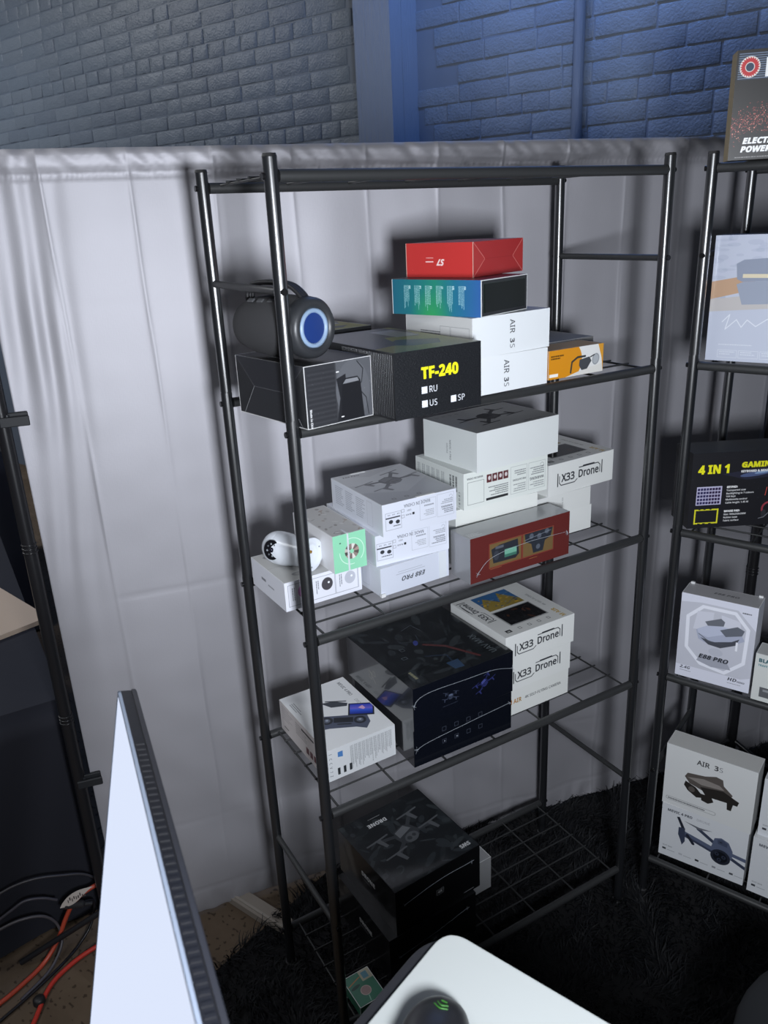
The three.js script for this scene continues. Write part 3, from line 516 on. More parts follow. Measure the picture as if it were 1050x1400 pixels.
{
  const t = carton('camera_box', 'white carton with a mint green end and round photo print', {
    x: 0.1185, y: S3 + 0.0516, z: -0.1602, yaw: 0.019, w: 0.062, h: 0.0664, d: 0.149, base: 0xd6d6d8,
    f: (x, w, h) => {
      fill(x, '#8ed2ae', 0, 0, w, h); x.strokeStyle = '#d9efe2'; x.lineWidth = 1; x.beginPath(); x.arc(w * 0.56, h * 0.5, 23, -1.9, 0.8); x.stroke(); x.beginPath(); x.arc(w * 0.56, h * 0.5, 23, 1.4, 3.2); x.stroke();
      const P = ['#5b5450', '#8d7f78', '#d9d4cf', '#6e625e', '#a98f88', '#4a4845', '#c2b8b2']; for (let k = 0; k < 12; k++) { x.fillStyle = P[k % 7]; x.beginPath(); x.moveTo(w * 0.56, h * 0.5); x.arc(w * 0.56, h * 0.5, 13.5, k * 0.5236, k * 0.5236 + 0.54); x.fill(); }
      ell(x, w * 0.56, h * 0.5, 4, 4, '#8ed2ae'); ell(x, w * 0.22, h * 0.22, 1.6, 1.2, '#3c6a54');
    },
    t: (x, w, h) => { fill(x, '#b9b8b7', 0, 0, w, h); for (let k = 0; k < 26; k++) ell(x, w * R1(), h * R1(), 2 + 5 * R1(), 1 + 3 * R1(), ['#a3a2a1', '#8f8c8a', '#a2968e', '#c8c7c6'][k % 4], R1() * 3); x.strokeStyle = '#77777a'; x.lineWidth = 1.2; x.beginPath(); x.ellipse(w * 0.3, h * 0.92, 9, 5, 0, 0, 7); x.stroke(); },
  });
  mesh('tape', boxAt(0.003, 0.066, 0.0006, -0.003, 0.0332, 0.0748), tapeMat, t); mesh('tape', boxAt(0.003, 0.0006, 0.02, -0.003, 0.0667, 0.064), tapeMat, t);
}
{
  const A = V3(0.0335, S3 + 0.0515 + 0.029, -0.185), B = V3(0.0655, S3 + 0.0515 + 0.0296, -0.119), dir = B.clone().sub(A).normalize(), L = A.distanceTo(B);
  const t = thing('bulb_camera', 'white bulb-shaped security camera lying on the swatch carton', 'camera', [A.x, A.y, A.z]);
  const q = new THREE.Quaternion().setFromUnitVectors(V3(0, 1, 0), dir), lathe = (pts, s = 32) => { const g = new THREE.LatheGeometry(pts.map(([r, y]) => new THREE.Vector2(r, y)), s); g.applyQuaternion(q); return g; };
  const wp = std(0xd7dce4, 0.22);
  const arc = []; for (let k = 0; k <= 12; k++) { const a = -Math.PI / 2 + k * Math.PI / 24; arc.push([0.0285 * Math.cos(a), 0.0285 * Math.sin(a)]); }
  const head = mesh('head', lathe([...arc, [0.0288, 0.004], [0.0278, 0.0048]]), wp, t);
  mesh('body', lathe([[0.0276, 0.0046], [0.029, 0.0056], [0.0285, 0.02], [0.0245, 0.042], [0.0225, L - 0.01], [0.0245, L - 0.006]]), wp, t);
  const fl = mesh('mount_flange', lathe([[0.02, L - 0.007], [0.0288, L - 0.0065], [0.0294, L - 0.002], [0.0286, L + 0.0005], [0.0185, L], [0.0168, L - 0.004], [0, L - 0.004]]), wp, t);
  const sd = V3().crossVectors(dir, V3(0, 1, 0)).normalize(), up = V3().crossVectors(sd, dir).normalize();
  const on = (s, a, b) => dir.clone().multiplyScalar(s).addScaledVector(sd, a).addScaledVector(up, b);
  for (const [a, b] of [[-0.002, 0.004], [0.006, -0.004]]) { const g = new THREE.SphereGeometry(0.0028, 10, 8); const p = on(L - 0.004, a, b); g.translate(p.x, p.y, p.z); mesh('contact', g, new THREE.MeshPhysicalMaterial({ color: 0xb98b3a, metalness: 1, roughness: 0.3 }), fl); }
  for (const [a, b] of [[0.021, 0.004], [-0.02, 0.008], [0.004, -0.021]]) { const g = new THREE.SphereGeometry(0.0016, 8, 6); const p = on(L + 0.0003, a, b); g.translate(p.x, p.y, p.z); mesh('screw_hole', g, std(0x8c9096, 0.4), fl); }
  // camera face: dark oval set into the head, ring of diodes round the lens
  const fn = V3(-0.62, 0.22, 0.62).normalize(), fq = new THREE.Quaternion().setFromUnitVectors(V3(0, 0, 1), fn), fm = (g, a, b, off) => { g.translate(a, b, off); g.applyQuaternion(fq); return g; };
  const plate = mesh('lens_plate', fm((() => { const c = new THREE.CylinderGeometry(0.0172, 0.0172, 0.01, 32); c.rotateX(Math.PI / 2); c.scale(0.82, 1, 1); return c; })(), 0, 0, 0.0246), std(lin(0.008, 0.008, 0.01), 0.15), head);
  mesh('lens', fm(new THREE.SphereGeometry(0.0045, 14, 10), 0, 0, 0.0292), new THREE.MeshPhysicalMaterial({ color: lin(0.01, 0.01, 0.02), roughness: 0.03 }), plate);
  for (let k = 0; k < 8; k++) { const a = k * 0.785; mesh('diode', fm(new THREE.SphereGeometry(0.0019, 8, 6), Math.cos(a) * 0.0082, Math.sin(a) * 0.0102, 0.0292), std(k % 2 ? 0x50555c : 0x8f959c, 0.2), plate); }
}
// MEVIC cartons
const mevLabel = (x, w, h) => rotated(x, w, h, () => {
  fill(x, '#d8ddd9', 0, 0, w, h); const c = '#53575a'; x.strokeStyle = '#93989a'; x.lineWidth = 0.5;
  x.strokeRect(5, 8, 40, h - 16); x.strokeRect(49, 8, 38, h - 16); txt(x, 'WARNING', 8, 28, 7, c, {}); rows(x, 8, 36, 34, 4, 4, '#777b7e', R1); rows(x, 8, 12, 34, 3, 4, '#8a8e90', R1); x.beginPath(); x.arc(13, h - 16, 4, 0, 5); x.strokeStyle = c; x.stroke();
  rows(x, 52, 12, 30, 4, 4, '#8a8e90', R1); txt(x, 'PRECAUTIONS', 51, 34, 4.6, c, {}); rows(x, 52, 42, 32, 3, 4, '#777b7e', R1);
  fill(x, '#2a2c2e', 93, 8, 50, 4.5); rows(x, 93, 16, 48, 5, 3.8, '#6d7173', R1); for (let k = 0; k < 4; k++) { fill(x, '#5a2f33', 93 + k * 12.6, h - 26, 11, 15); ell(x, 98 + k * 12.6, h - 18, 3, 4, '#cfc8c8'); }
  x.strokeRect(148, 8, 36, h - 26); txt(x, 'MADE IN CHINA', 150, h - 11, 4.6, c, {});
});
const mevSide = (x, w, h) => { fill(x, '#d6dbd7', 0, 0, w, h); for (let k = 0; k < 6; k++) { x.save(); x.translate(14 + k * 16, 10); x.rotate(Math.PI / 2); rows(x, 0, 0, 30, 3, 3.6, '#8f9496', R1); x.restore(); } for (let k = 0; k < 3; k++) { x.fillStyle = '#2b2d30'; for (let j = 0; j < 12; j++) x.fillRect(w - 42 + k * 9, 10 + j * 2.4, 5.4, 0.8 + R1()); } for (let k = 0; k < 4; k++) txt(x, ['C E', 'F C', '4 3', 'R 2'][k], w - 12, 36 + k * 7, 6, '#33363a', { rot: Math.PI / 2, weight: 'normal' }); };
carton('drone_box', 'plain white carton at the bottom of the stack behind the maroon box', { x: 0.427, y: S3, z: -0.153, yaw: -0.056, w: 0.1806, h: 0.11, d: 0.15, base: 0xdbdedb, f: (x, w, h) => fill(x, '#d9dcd8', 0, 0, w, h) });
carton('drone_box', 'white carton with upside-down warning panels, middle of the stack behind the maroon box', { x: 0.44, y: S3 + 0.1101, z: -0.1508, yaw: 0.007, w: 0.1926, h: 0.0676, d: 0.1532, base: 0xd8dcd9, f: mevLabel, l: mevSide });
carton('drone_box', 'white carton with a dark drone lid and blank front, topmost behind the maroon box', {
  x: 0.46, y: S3 + 0.1778, z: -0.1469, yaw: 0.068, w: 0.1979, h: 0.0712, d: 0.1523, base: 0xdadedd, rough: 0.4,
  f: (x, w, h) => fill(x, '#d9dddd', 0, 0, w, h),
  l: (x, w, h) => { fill(x, '#d7dcdb', 0, 0, w, h); txt(x, 'MEVIC 4 PRO', w * 0.52, h * 0.36, 6.4, '#4c5054', { rot: Math.PI / 2, weight: 'normal' }); txt(x, 'DRONE', w * 0.46, h * 0.46, 6, '#86898c', { rot: Math.PI / 2, weight: 'normal' }); },
  t: (x, w, h) => { fill(x, '#97999b', 0, 0, w, h); drone(x, w * 0.5, h * 0.46, 1.35, 2.8, '#2b2d30', '#35373a', '#404246'); for (let k = 0; k < 4; k++) { x.strokeStyle = '#4b4d50'; x.lineWidth = 0.8; x.strokeRect(w * 0.08 + k * 16, h * 0.08, 5, 5); } txt(x, 'MEVIC 4 PRO', w * 0.62, h * 0.93, 7, '#3c3e41', {}); },
});
// maroon box in film
{
  const w = 0.2272, h = 0.0842, d = 0.0566;
  const t = carton('camera_box', 'maroon box picturing a small camera and mount, wrapped in clear film', {
    x: 0.4236, y: S3, z: -0.0388, yaw: 0.01, w, h, d, base: 0x8f9092, rough: 0.32, coat: 0.7, coatRough: 0.12, edge: std(0x8d8e90, 0.4),
    f: (x, w, h) => {
      fill(x, '#5e2725', 0, 0, w, h); for (const a of [0.185, 0.515]) { fill(x, '#6f5a3a', w * a, h * 0.24, w * 0.31, h * 0.52); x.strokeStyle = '#9a4f3c'; x.lineWidth = 0.8; x.strokeRect(w * a - 1, h * 0.24 - 1, w * 0.31 + 2, h * 0.52 + 2); }
      poly(x, [[w * 0.2, h * 0.36], [w * 0.28, h * 0.3], [w * 0.46, h * 0.28], [w * 0.475, h * 0.62], [w * 0.44, h * 0.7], [w * 0.22, h * 0.68]], '#2c2f36'); fill(x, '#6fa892', w * 0.33, h * 0.44, w * 0.12, h * 0.18); fill(x, '#3e6f60', w * 0.33, h * 0.56, w * 0.12, h * 0.06); fill(x, '#565a63', w * 0.24, h * 0.32, w * 0.08, h * 0.06); ell(x, w * 0.25, h * 0.52, 6, 9, '#3a3e47');
      poly(x, [[w * 0.53, h * 0.24], [w * 0.82, h * 0.24], [w * 0.8, h * 0.44], [w * 0.74, h * 0.5], [w * 0.72, h * 0.72], [w * 0.62, h * 0.72], [w * 0.6, h * 0.5], [w * 0.54, h * 0.42]], '#2c3038'); for (const [a, b] of [[0.6, 0.32], [0.68, 0.36], [0.76, 0.3], [0.67, 0.6]]) ell(x, w * a, h * b, 5, 5, '#555b66'); line(x, [[w * 0.53, h * 0.38], [w * 0.8, h * 0.3]], '#7b828d', 1);
      line(x, [[w * 0.19, h * 0.8], [w * 0.3, h * 0.8]], '#9d6a3f', 0.8); line(x, [[w * 0.58, h * 0.83], [w * 0.66, h * 0.83]], '#9d6a3f', 0.8);
    },
    l: 0x86878b, t: (x, w, h) => { fill(x, '#95979a', 0, 0, w, h); rows(x, 4, 36, 28, 4, 3.6, '#c5c6c8', R1); },
  });
  seam(t, [[-0.098, 0.016, d / 2 + 0.0006], [-0.075, 0.036, d / 2 + 0.0006], [0.0, 0.0475, d / 2 + 0.0006], [0.108, 0.046, d / 2 + 0.0006]]);
}
// X33 stack on the right
const x33Mark = (x, cx, cy, s, c = '#2e3136') => { x.save(); x.translate(cx, cy); x.scale(s, s); txt(x, 'X33', -41, 0.5, 18.5, c, { weight: 'normal', stroke: 1, sx: 1.02 }); txt(x, 'Drone', -2, 0.5, 18.5, c, { weight: 'normal', stroke: 1, sx: 0.98 }); line(x, [[-50, -9], [-50, 13]], c, 2.2); line(x, [[-46, -4], [-46, 8], [-42, 12.5], [-10, 12.5], [-4, 8]], c, 1.5); line(x, [[0, -11.5], [46, -11.5], [51, -7], [51, 6]], c, 1.5); line(x, [[10, -12.6], [36, -12.6]], c, 2.6); line(x, [[56, -14], [56, 8]], c, 2.2); x.restore(); };
const x33F = (x, w, h) => { fill(x, '#dadcda', 0, 0, w, h); x33Mark(x, w * 0.46, h * 0.5, 1.12); };
const x33T = (x, w, h) => {
  fill(x, '#d3d4d2', 0, 0, w, h); x.save(); x.translate(w * 0.1, h * 0.36); x.rotate(-Math.PI / 2); x33Mark(x, 0, 0, 0.95); x.restore();
  fill(x, '#35618f', w * 0.24, h * 0.05, w * 0.52, h * 0.38); poly(x, [[w * 0.24, h * 0.32], [w * 0.36, h * 0.12], [w * 0.5, h * 0.3], [w * 0.6, h * 0.08], [w * 0.76, h * 0.34], [w * 0.76, h * 0.43], [w * 0.24, h * 0.43]], '#8d7a3a'); for (let k = 0; k < 40; k++) fill(x, ['#c39a32', '#5a5d5f', '#7a8c96', '#3d4b62'][k % 4], w * (0.25 + 0.48 * R1()), h * (0.1 + 0.31 * R1()), 2 + 8 * R1(), 1 + 4 * R1());
  fill(x, '#9b9d9d', w * 0.22, h * 0.47, w * 0.56, h * 0.36); fill(x, '#26272a', w * 0.24, h * 0.49, w * 0.52, h * 0.32); for (let k = 0; k < 30; k++) ell(x, w * (0.3 + 0.4 * R1()), h * (0.53 + 0.24 * R1()), 2 + 9 * R1(), 1 + 3 * R1(), ['#17181a', '#3c3d40', '#6b4432', '#101113'][k % 4], 3 * R1());
  txt(x, 'M AIR', w * 0.88, h * 0.98, 15, '#b8963e', { rot: -Math.PI / 2, sx: 0.9 }); txt(x, '4K SELF-FLYING', w * 0.88, h * 0.66, 9, '#6a6c6e', { rot: -Math.PI / 2, weight: 'normal' });
  fill(x, '#26282b', w * 0.08, h * 0.88, 13, 10); txt(x, '4K', w * 0.095, h * 0.912, 6, '#e8e8e6', {}); for (let k = 0; k < 4; k++) { x.strokeStyle = '#4e5154'; x.lineWidth = 1; x.strokeRect(w * (0.26 + 0.14 * k), h * 0.89, 6, 7); }
};
carton('drone_box', 'plain white carton at the bottom of the X33 Drone stack on the middle shelf', { x: 0.5957, y: S3, z: -0.1595, yaw: 0, w: 0.138, h: 0.0501, d: 0.148, base: 0xd8dad8 });
carton('drone_box', 'white carton with small upright lettering under the X33 Drone box on the middle shelf', { x: 0.589, y: S3 + 0.0502, z: -0.157, yaw: 0, w: 0.138, h: 0.0393, d: 0.148, base: 0xd8dad8, f: (x, w, h) => { fill(x, '#d6d8d6', 0, 0, w, h); txt(x, 'X33 Drone', w * 0.47, h * 0.22, 4.6, '#85898a', { rot: Math.PI / 2, weight: 'normal' }); } });
const winBox = (label, o) => { const t = carton('drone_box', label, { w: 0.1745, h: 0.0624, d: 0.179, base: 0xd8dad8, f: x33F, t: x33T, rough: 0.4, ...o }); if (o.closed) return t; const m = mesh('window_film', boxAt(0.0905, 0.0006, 0.057, 0, 0.0627, 0.0265), new THREE.MeshPhysicalMaterial({ color: 0x141518, roughness: 0.05, transparent: true, opacity: 0.35, clearcoat: 1 }), t); m.userData.label = 'clear window film'; return t; };
winBox('white X33 Drone carton with a dark lid window, on the middle shelf', { x: 0.6303, y: S3 + 0.0896, z: -0.174, yaw: 0.037 });
// ---- fourth shelf
carton('drone_box', 'white carton picturing a game-style drone controller with blue screen', {
  x: 0.1063, y: S4, z: -0.1647, yaw: 0.014, w: 0.141, h: 0.0651, d: 0.1985, base: 0xd9dadb, rough: 0.4,
  t: (x, w, h) => {
    fill(x, '#d6d8da', 0, 0, w, h); txt(x, 'MEVIC 4 PRO', w * 0.88, h * 0.06, 9.5, '#4c5056', { rot: Math.PI / 2, weight: 'normal', stroke: 0.25 }); txt(x, 'DRONE', w * 0.88, h * 0.42, 9.5, '#9a9da1', { rot: Math.PI / 2, weight: 'normal' });
    x.save(); x.translate(w * 0.12, h * 0.14); x.rotate(Math.PI / 2); rows(x, 0, 0, 44, 3, 4, '#7d8084', R1); x.restore();
    ell(x, w * 0.42, h * 0.22, 10, 14, '#303339', 0.4); ell(x, w * 0.42, h * 0.22, 6, 9, '#494d55', 0.4); poly(x, [[w * 0.42, h * 0.3], [w * 0.6, h * 0.34], [w * 0.74, h * 0.44], [w * 0.7, h * 0.48], [w * 0.5, h * 0.42]], '#3b4048'); line(x, [[w * 0.5, h * 0.3], [w * 0.74, h * 0.4]], '#2c2f35', 3);
    x.save(); x.translate(w * 0.5, h * 0.68); x.rotate(0.52); x.scale(1.08, 1.3); x.beginPath(); x.moveTo(-44, -12); x.lineTo(40, -14); x.lineTo(46, 4); x.lineTo(40, 20); x.lineTo(22, 16); x.lineTo(-24, 18); x.lineTo(-42, 22); x.lineTo(-48, 4); x.closePath(); x.fillStyle = '#4b5163'; x.fill(); fill(x, '#23262d', -18, -8, 34, 12); for (const a of [-30, 28]) { ell(x, a, -1, 11, 9, '#2a2d34'); ell(x, a, -1, 6, 5, '#585e6c'); ell(x, a, -2, 2.6, 2, '#98a0b0'); } line(x, [[-10, 8], [12, 8]], '#2b2f38', 3); x.restore();
    x.save(); x.translate(w * 0.83, h * 0.6); x.rotate(0.52); fill(x, '#23262e', -25, -19, 50, 40); const g = x.createLinearGradient(0, -16, 0, 16); g.addColorStop(0, '#2b3fae'); g.addColorStop(0.45, '#6d63c4'); g.addColorStop(0.6, '#3558c8'); g.addColorStop(1, '#1c2f86'); x.fillStyle = g; x.fillRect(-22, -16, 44, 33); poly(x, [[-6, -4], [2, -12], [8, -2], [4, 2]], '#c79fc0'); x.restore();
  },
  f: (x, w, h) => { fill(x, '#c9cccf', 0, 0, w, h); x.save(); x.translate(w, 0); x.rotate(Math.PI / 2); x.restore(); for (let k = 0; k < 11; k++) { x.save(); x.translate(w - 8 - k * 8, 7); x.rotate(Math.PI / 2); rows(x, 0, 0, h - 14, 3, 2.3, '#7f8387', R1); x.restore(); } for (let k = 0; k < 6; k++) txt(x, ['I', 'C', 'C', 'V', '7', 'Z'][k], 8, 8 + k * 9, 7, '#3b3f44', { rot: Math.PI / 2, weight: 'normal' }); poly(x, [[22, 10], [32, 10], [32, 22], [22, 20]], '#4a78b0'); for (const a of [20, 32, 44]) { fill(x, '#2a2d31', a, h - 22, 5, 14); } },
  l: (x, w, h) => { fill(x, '#cfc9c9', 0, 0, w, h); rows(x, 8, 8, 50, 6, 5, '#a7a2a3', R1); rows(x, 70, 10, 50, 6, 4.6, '#8f8b8d', R1); fill(x, '#2c2a2c', 96, 10, 52, 4); for (let k = 0; k < 4; k++) { fill(x, '#6a4347', 112 + k * 16, h - 24, 12, 14); } fill(x, '#2c2a2c', 14, h - 14, 20, 2); },
});
const smokeGloss = (x, w, h) => { fill(x, '#1c1f22', 0, 0, w, h); for (let k = 0; k < 90; k++) ell(x, w * R1(), h * R1(), 4 + 20 * R1(), 2 + 7 * R1(), ['#272b2e', '#2e3337', '#202427', '#34393c'][k % 4], 3 * R1()); };  // smoky lid print, its blotches lightened to paint in the gloss highlight
{
  const gl = { base: 0x101218, rough: 0.22, coat: 1, coatRough: 0.04, dark: true };
  const lo = carton('drone_box', 'black film-wrapped carton with a row of icons, beside the controller carton', { ...gl, x: 0.2968, y: S4, z: -0.1309, yaw: -0.01, w: 0.2194, h: 0.08, d: 0.236, f: (x, w, h) => { fill(x, '#0d1018', 0, 0, w, h); x.strokeStyle = '#3b404c'; x.lineWidth = 1; for (let k = 0; k < 4; k++) { x.strokeRect(w * 0.28 + k * 27, h * 0.22, 8, 8); x.strokeRect(w * 0.28 + k * 27, h * 0.55, 8, 8); } fill(x, '#7b808a', w * 0.28 + 3, h * 0.55 + 3, 3, 3); fill(x, '#7b808a', w * 0.28 + 30, h * 0.55 + 3, 4, 3); } });
  seam(lo, [[-0.104, 0.036, 0.1186], [-0.09, 0.041, 0.1186], [0, 0.05, 0.1186], [0.106, 0.058, 0.1186]]);
  const hi = carton('drone_box', 'large black film-wrapped drone carton with a smoky lid print and painted gloss highlight', {
    ...gl, x: 0.2942, y: S4 + 0.0801, z: -0.129, yaw: 0.02, w: 0.2248, h: 0.0865, d: 0.2364,
    f: (x, w, h) => { fill(x, '#0d1019', 0, 0, w, h); drone(x, w * 0.36, h * 0.5, 0.36, 0.1, '#3a4152', '#2b3140', '#565f75'); x.save(); x.translate(w * 0.7, h * 0.5); x.rotate(-0.6); x.scale(0.5, 0.5); drone(x, 0, 0, 1, 0, '#2c3162', '#222650', '#434a88'); x.restore(); rows(x, w * 0.28, h * 0.68, 40, 1, 3, '#2f3442', R1); },
    t: (x, w, h) => {
      smokeGloss(x, w, h); line(x, [[w * 0.46, h * 0.5], [w * 0.6, h * 0.62], [w * 0.74, h * 0.9]], '#5b3233', 6); line(x, [[w * 0.36, h * 0.66], [w * 0.52, h * 0.74], [w * 0.5, h * 0.86]], '#2e3d52', 2.4); poly(x, [[w * 0.44, h * 0.84], [w * 0.56, h * 0.84], [w * 0.54, h * 0.96], [w * 0.45, h * 0.95]], '#33465f'); line(x, [[w * 0.3, h * 0.36], [w * 0.46, h * 0.44], [w * 0.5, h * 0.32]], '#3a4047', 2.2); line(x, [[w * 0.44, h * 0.2], [w * 0.56, h * 0.16], [w * 0.58, h * 0.28]], '#4a5058', 1.5); ell(x, w * 0.42, h * 0.44, 5, 10, '#3c4586', 0.5); x.strokeStyle = '#5c646c'; x.lineWidth = 1; x.strokeRect(w * 0.24, h * 0.46, 8, 8); x.strokeRect(w * 0.18, h * 0.58, 10, 7);
      x.save(); x.translate(w * 0.1, h * 0.9); x.rotate(-Math.PI / 2); rows(x, 0, 0, 30, 1, 8, '#8e8c72', R1, 0.7); x.restore();
      txt(x, 'UAV MAX', w * 0.88, h * 0.93, 19, '#565d61', { rot: -Math.PI / 2, weight: 'normal', stroke: 0.6 });
    },
    l: (x, w, h) => { fill(x, '#15181c', 0, 0, w, h); x.strokeStyle = '#8a8672'; x.lineWidth = 0.8; x.strokeRect(w * 0.36, h * 0.42, 10, 14); x.strokeRect(w * 0.42, h * 0.34, 8, 10); line(x, [[w * 0.35, h * 0.36], [w * 0.46, h * 0.62]], '#8a8672', 0.8); },
  });
  seam(hi, [[-0.1115, 0.052, 0.1188], [-0.104, 0.062, 0.1188], [-0.085, 0.068, 0.1188], [0, 0.066, 0.1188], [0.07, 0.062, 0.1188], [0.112, 0.05, 0.1188]]);
}
carton('drone_box', 'white carton lettered AIR 4K SELF-FLYING CAMERA at the bottom of its stack', { x: 0.4963, y: S4, z: -0.132, yaw: 0, w: 0.1645, h: 0.0572, d: 0.179, base: 0xd8dad8, f: (x, w, h) => { fill(x, '#d8dad7', 0, 0, w, h); const g = x.createLinearGradient(w * 0.08, 0, w * 0.34, 0); g.addColorStop(0, '#b06a1c'); g.addColorStop(1, '#8f7a30'); txt(x, 'M AIR', w * 0.05, h * 0.48, 14, g, { sx: 0.86 }); txt(x, '4K SELF-FLYING CAMERA', w * 0.31, h * 0.48, 9, '#55585a', { weight: 'normal', sx: 0.94, stroke: 0.25 }); } });
winBox('white X33 Drone carton, middle of the stack beside the large black cartons', { x: 0.4975, y: S4 + 0.0573, z: -0.131, yaw: 0, w: 0.1668, h: 0.0592, t: 0xd3d4d2, closed: true });
winBox('white X33 Drone carton with colour lid pictures, on top beside the black cartons', { x: 0.5007, y: S4 + 0.1166, z: -0.1308, yaw: 0.006 });
// ---- bottom shelf
const blackDrone = {
  base: 0x0d0e10, rough: 0.3, coat: 0.9, coatRough: 0.06, dark: true,
  f: (x, w, h) => { fill(x, '#0c0d0f', 0, 0, w, h); x.strokeStyle = '#8f9194'; x.lineWidth = 0.9; x.strokeRect(w * 0.47, h * 0.5, 17, 13); txt(x, '4K', w * 0.47 + 8.5, h * 0.5 + 6.8, 10, '#a3a5a8', { align: 'center' }); fill(x, '#8a8c90', w * 0.8, h * 0.94, 26, 1.6); },
  l: (x, w, h) => { fill(x, '#101113', 0, 0, w, h); x.save(); x.translate(w * 0.42, h * 0.42); txt(x, 'DRONE', 0, 0, 15, '#c2c4c6', { stroke: 0.5 }); rows(x, 2, 12, 48, 1, 3, '#8d8f92', R1); x.restore(); },
  t: (x, w, h) => {
    smokeGloss(x, w, h); drone(x, w * 0.52, h * 0.46, 1.6, -0.35, '#55585c', '#3a3d41', '#6a6d71');
    rotated(x, w, h, () => { txt(x, 'DRONE', w * 0.52, h * 0.84, 14, '#c9cbcd', { stroke: 0.5 }); rows(x, w * 0.55, h * 0.92, 40, 1, 3, '#9a9c9f', R1); txt(x, 'SWS', w * 0.05, h * 0.08, 13, '#c2c4c6', { stroke: 0.6 }); });
  },
};
{
  const a = carton('drone_box', 'black film-wrapped drone carton marked 4K, at the bottom shelf under its twin', { ...blackDrone, x: 0.2234, y: S5, z: -0.1319, yaw: 0.031, w: 0.2139, h: 0.1068, d: 0.205, t: 0x111214 });
  seam(a, [[-0.085, 0.052, 0.1031], [0, 0.062, 0.1031], [0.085, 0.078, 0.1031]]);
  const b = carton('drone_box', 'black film-wrapped drone carton with a grey drone lid print, on the bottom stack', { ...blackDrone, x: 0.2392, y: S5 + 0.1069, z: -0.1431, yaw: 0.061, w: 0.2118, h: 0.1075, d: 0.2148 });
  seam(b, [[-0.085, 0.066, 0.108], [0, 0.078, 0.108], [0.085, 0.077, 0.108]]);
}
carton('gadget_box', 'small pale grey carton behind the black drone cartons on the bottom shelf', { x: 0.39, y: S5, z: -0.165, yaw: 0.03, w: 0.085, h: 0.085, d: 0.11, base: 0x8f9092 });
carton('gadget_box', 'small green box with a round pinkish picture on the bottom shelf', {
  x: 0.0601, y: S5, z: -0.03, yaw: 0.023, w: 0.0571, h: 0.0235, d: 0.0719, base: 0x2f6b54, rough: 0.3, coat: 0.5,
  t: (x, w, h) => { fill(x, '#3b7a62', 0, 0, w, h); fill(x, '#b8b49e', w * 0.58, 0, w * 0.42, h * 0.34); fill(x, '#5f8fa0', w * 0.66, h * 0.06, w * 0.22, h * 0.22); line(x, [[2, h * 0.3], [w * 0.55, h * 0.16]], '#b57a4c', 2.4); ell(x, w * 0.24, h * 0.4, 11, 3.6, '#20443a', -0.2); ell(x, w * 0.5, h * 0.62, 11.5, 11, '#a88f8c'); x.strokeStyle = '#cdb9b5'; x.lineWidth = 1.4; x.beginPath(); x.arc(w * 0.5, h * 0.62, 10.5, 0, 7); x.stroke(); line(x, [[w * 0.5, h * 0.8], [w * 0.46, h * 0.96]], '#8fc0aa', 2); },
});

// ---------- cartons on the second rack ----------
const Y2 = [1.6062, 1.2726, 0.941, 0.6093, 0.1141].map((y) => y + 0.0005);
// power tool box: front-left lower corner fixed, turned a little out
{
  const yaw = -0.75, w = 0.27, d = 0.042, h = 0.156;
  const c = Math.cos(yaw), s = Math.sin(yaw), fl = [0.7574, 0.0858];                      // front-left foot
  const x = fl[0] + c * w / 2 - s * d / 2, z = fl[1] - s * w / 2 - c * d / 2;
  carton('power_tool_box', 'black power tool carton with red sparks and a saw blade emblem', {
    x, y: Y2[0], z, yaw, w, h, d, base: 0x1a1614, rough: 0.4, edge: brownBoard, l: brownBoard,
    f: (x, w, h) => {
      fill(x, '#131110', 0, 0, w, h); fill(x, '#1c2533', 3, 4, w - 3, 38); for (let k = 0; k < 12; k++) fill(x, '#7f8fa8', 3, 5 + k * 3.1, w - 3, 0.9); poly(x, [[0, 46], [w, 34], [w, 50], [0, 50]], '#131110');
      ell(x, 20, 24, 15, 15, '#d9d6cf'); x.fillStyle = '#b5252a'; x.beginPath(); for (let k = 0; k < 24; k++) { const a = k * 0.2618; x.lineTo(20 + 14.5 * Math.cos(a), 24 + 14.5 * Math.sin(a)); x.lineTo(20 + 11.5 * Math.cos(a + 0.2), 24 + 11.5 * Math.sin(a + 0.2)); } x.closePath(); x.fill(); ell(x, 20, 24, 7, 7, '#d9d6cf'); ell(x, 20, 24, 5.8, 5.8, '#27384f');
      txt(x, 'E', 41, 26, 34, '#e2e3e4', { stroke: 2 });
      const r = rngOf(12); for (let k = 0; k < 2600; k++) { const a = r(), b = (r() + r() + r()) / 3, px = a * w, py = 108 - a * 0.42 * h + (b - 0.5) * 66; fill(x, ['#8d2f2f', '#b3514a', '#6b1e22', '#d98c7c', '#4a1618'][k % 5], px, py, 0.5 + 1.3 * r(), 0.5 + 1.1 * r()); }
      poly(x, [[18, h - 38], [w, h - 44], [w, h - 14], [15, h - 12]], '#0c0b0c'); txt(x, 'ELECTRIC', 20, h - 28, 11.5, '#eceef0', { skew: -0.2, sx: 1.12, stroke: 0.9 }); txt(x, 'POWER', 18, h - 16, 11.5, '#eceef0', { skew: -0.2, sx: 1.12, stroke: 0.9 }); fill(x, '#2b49c4', 66, h - 22, 12, 10); rows(x, 10, h - 4.5, 90, 1, 3, '#8d8d8d', R1);
    },
  });
}
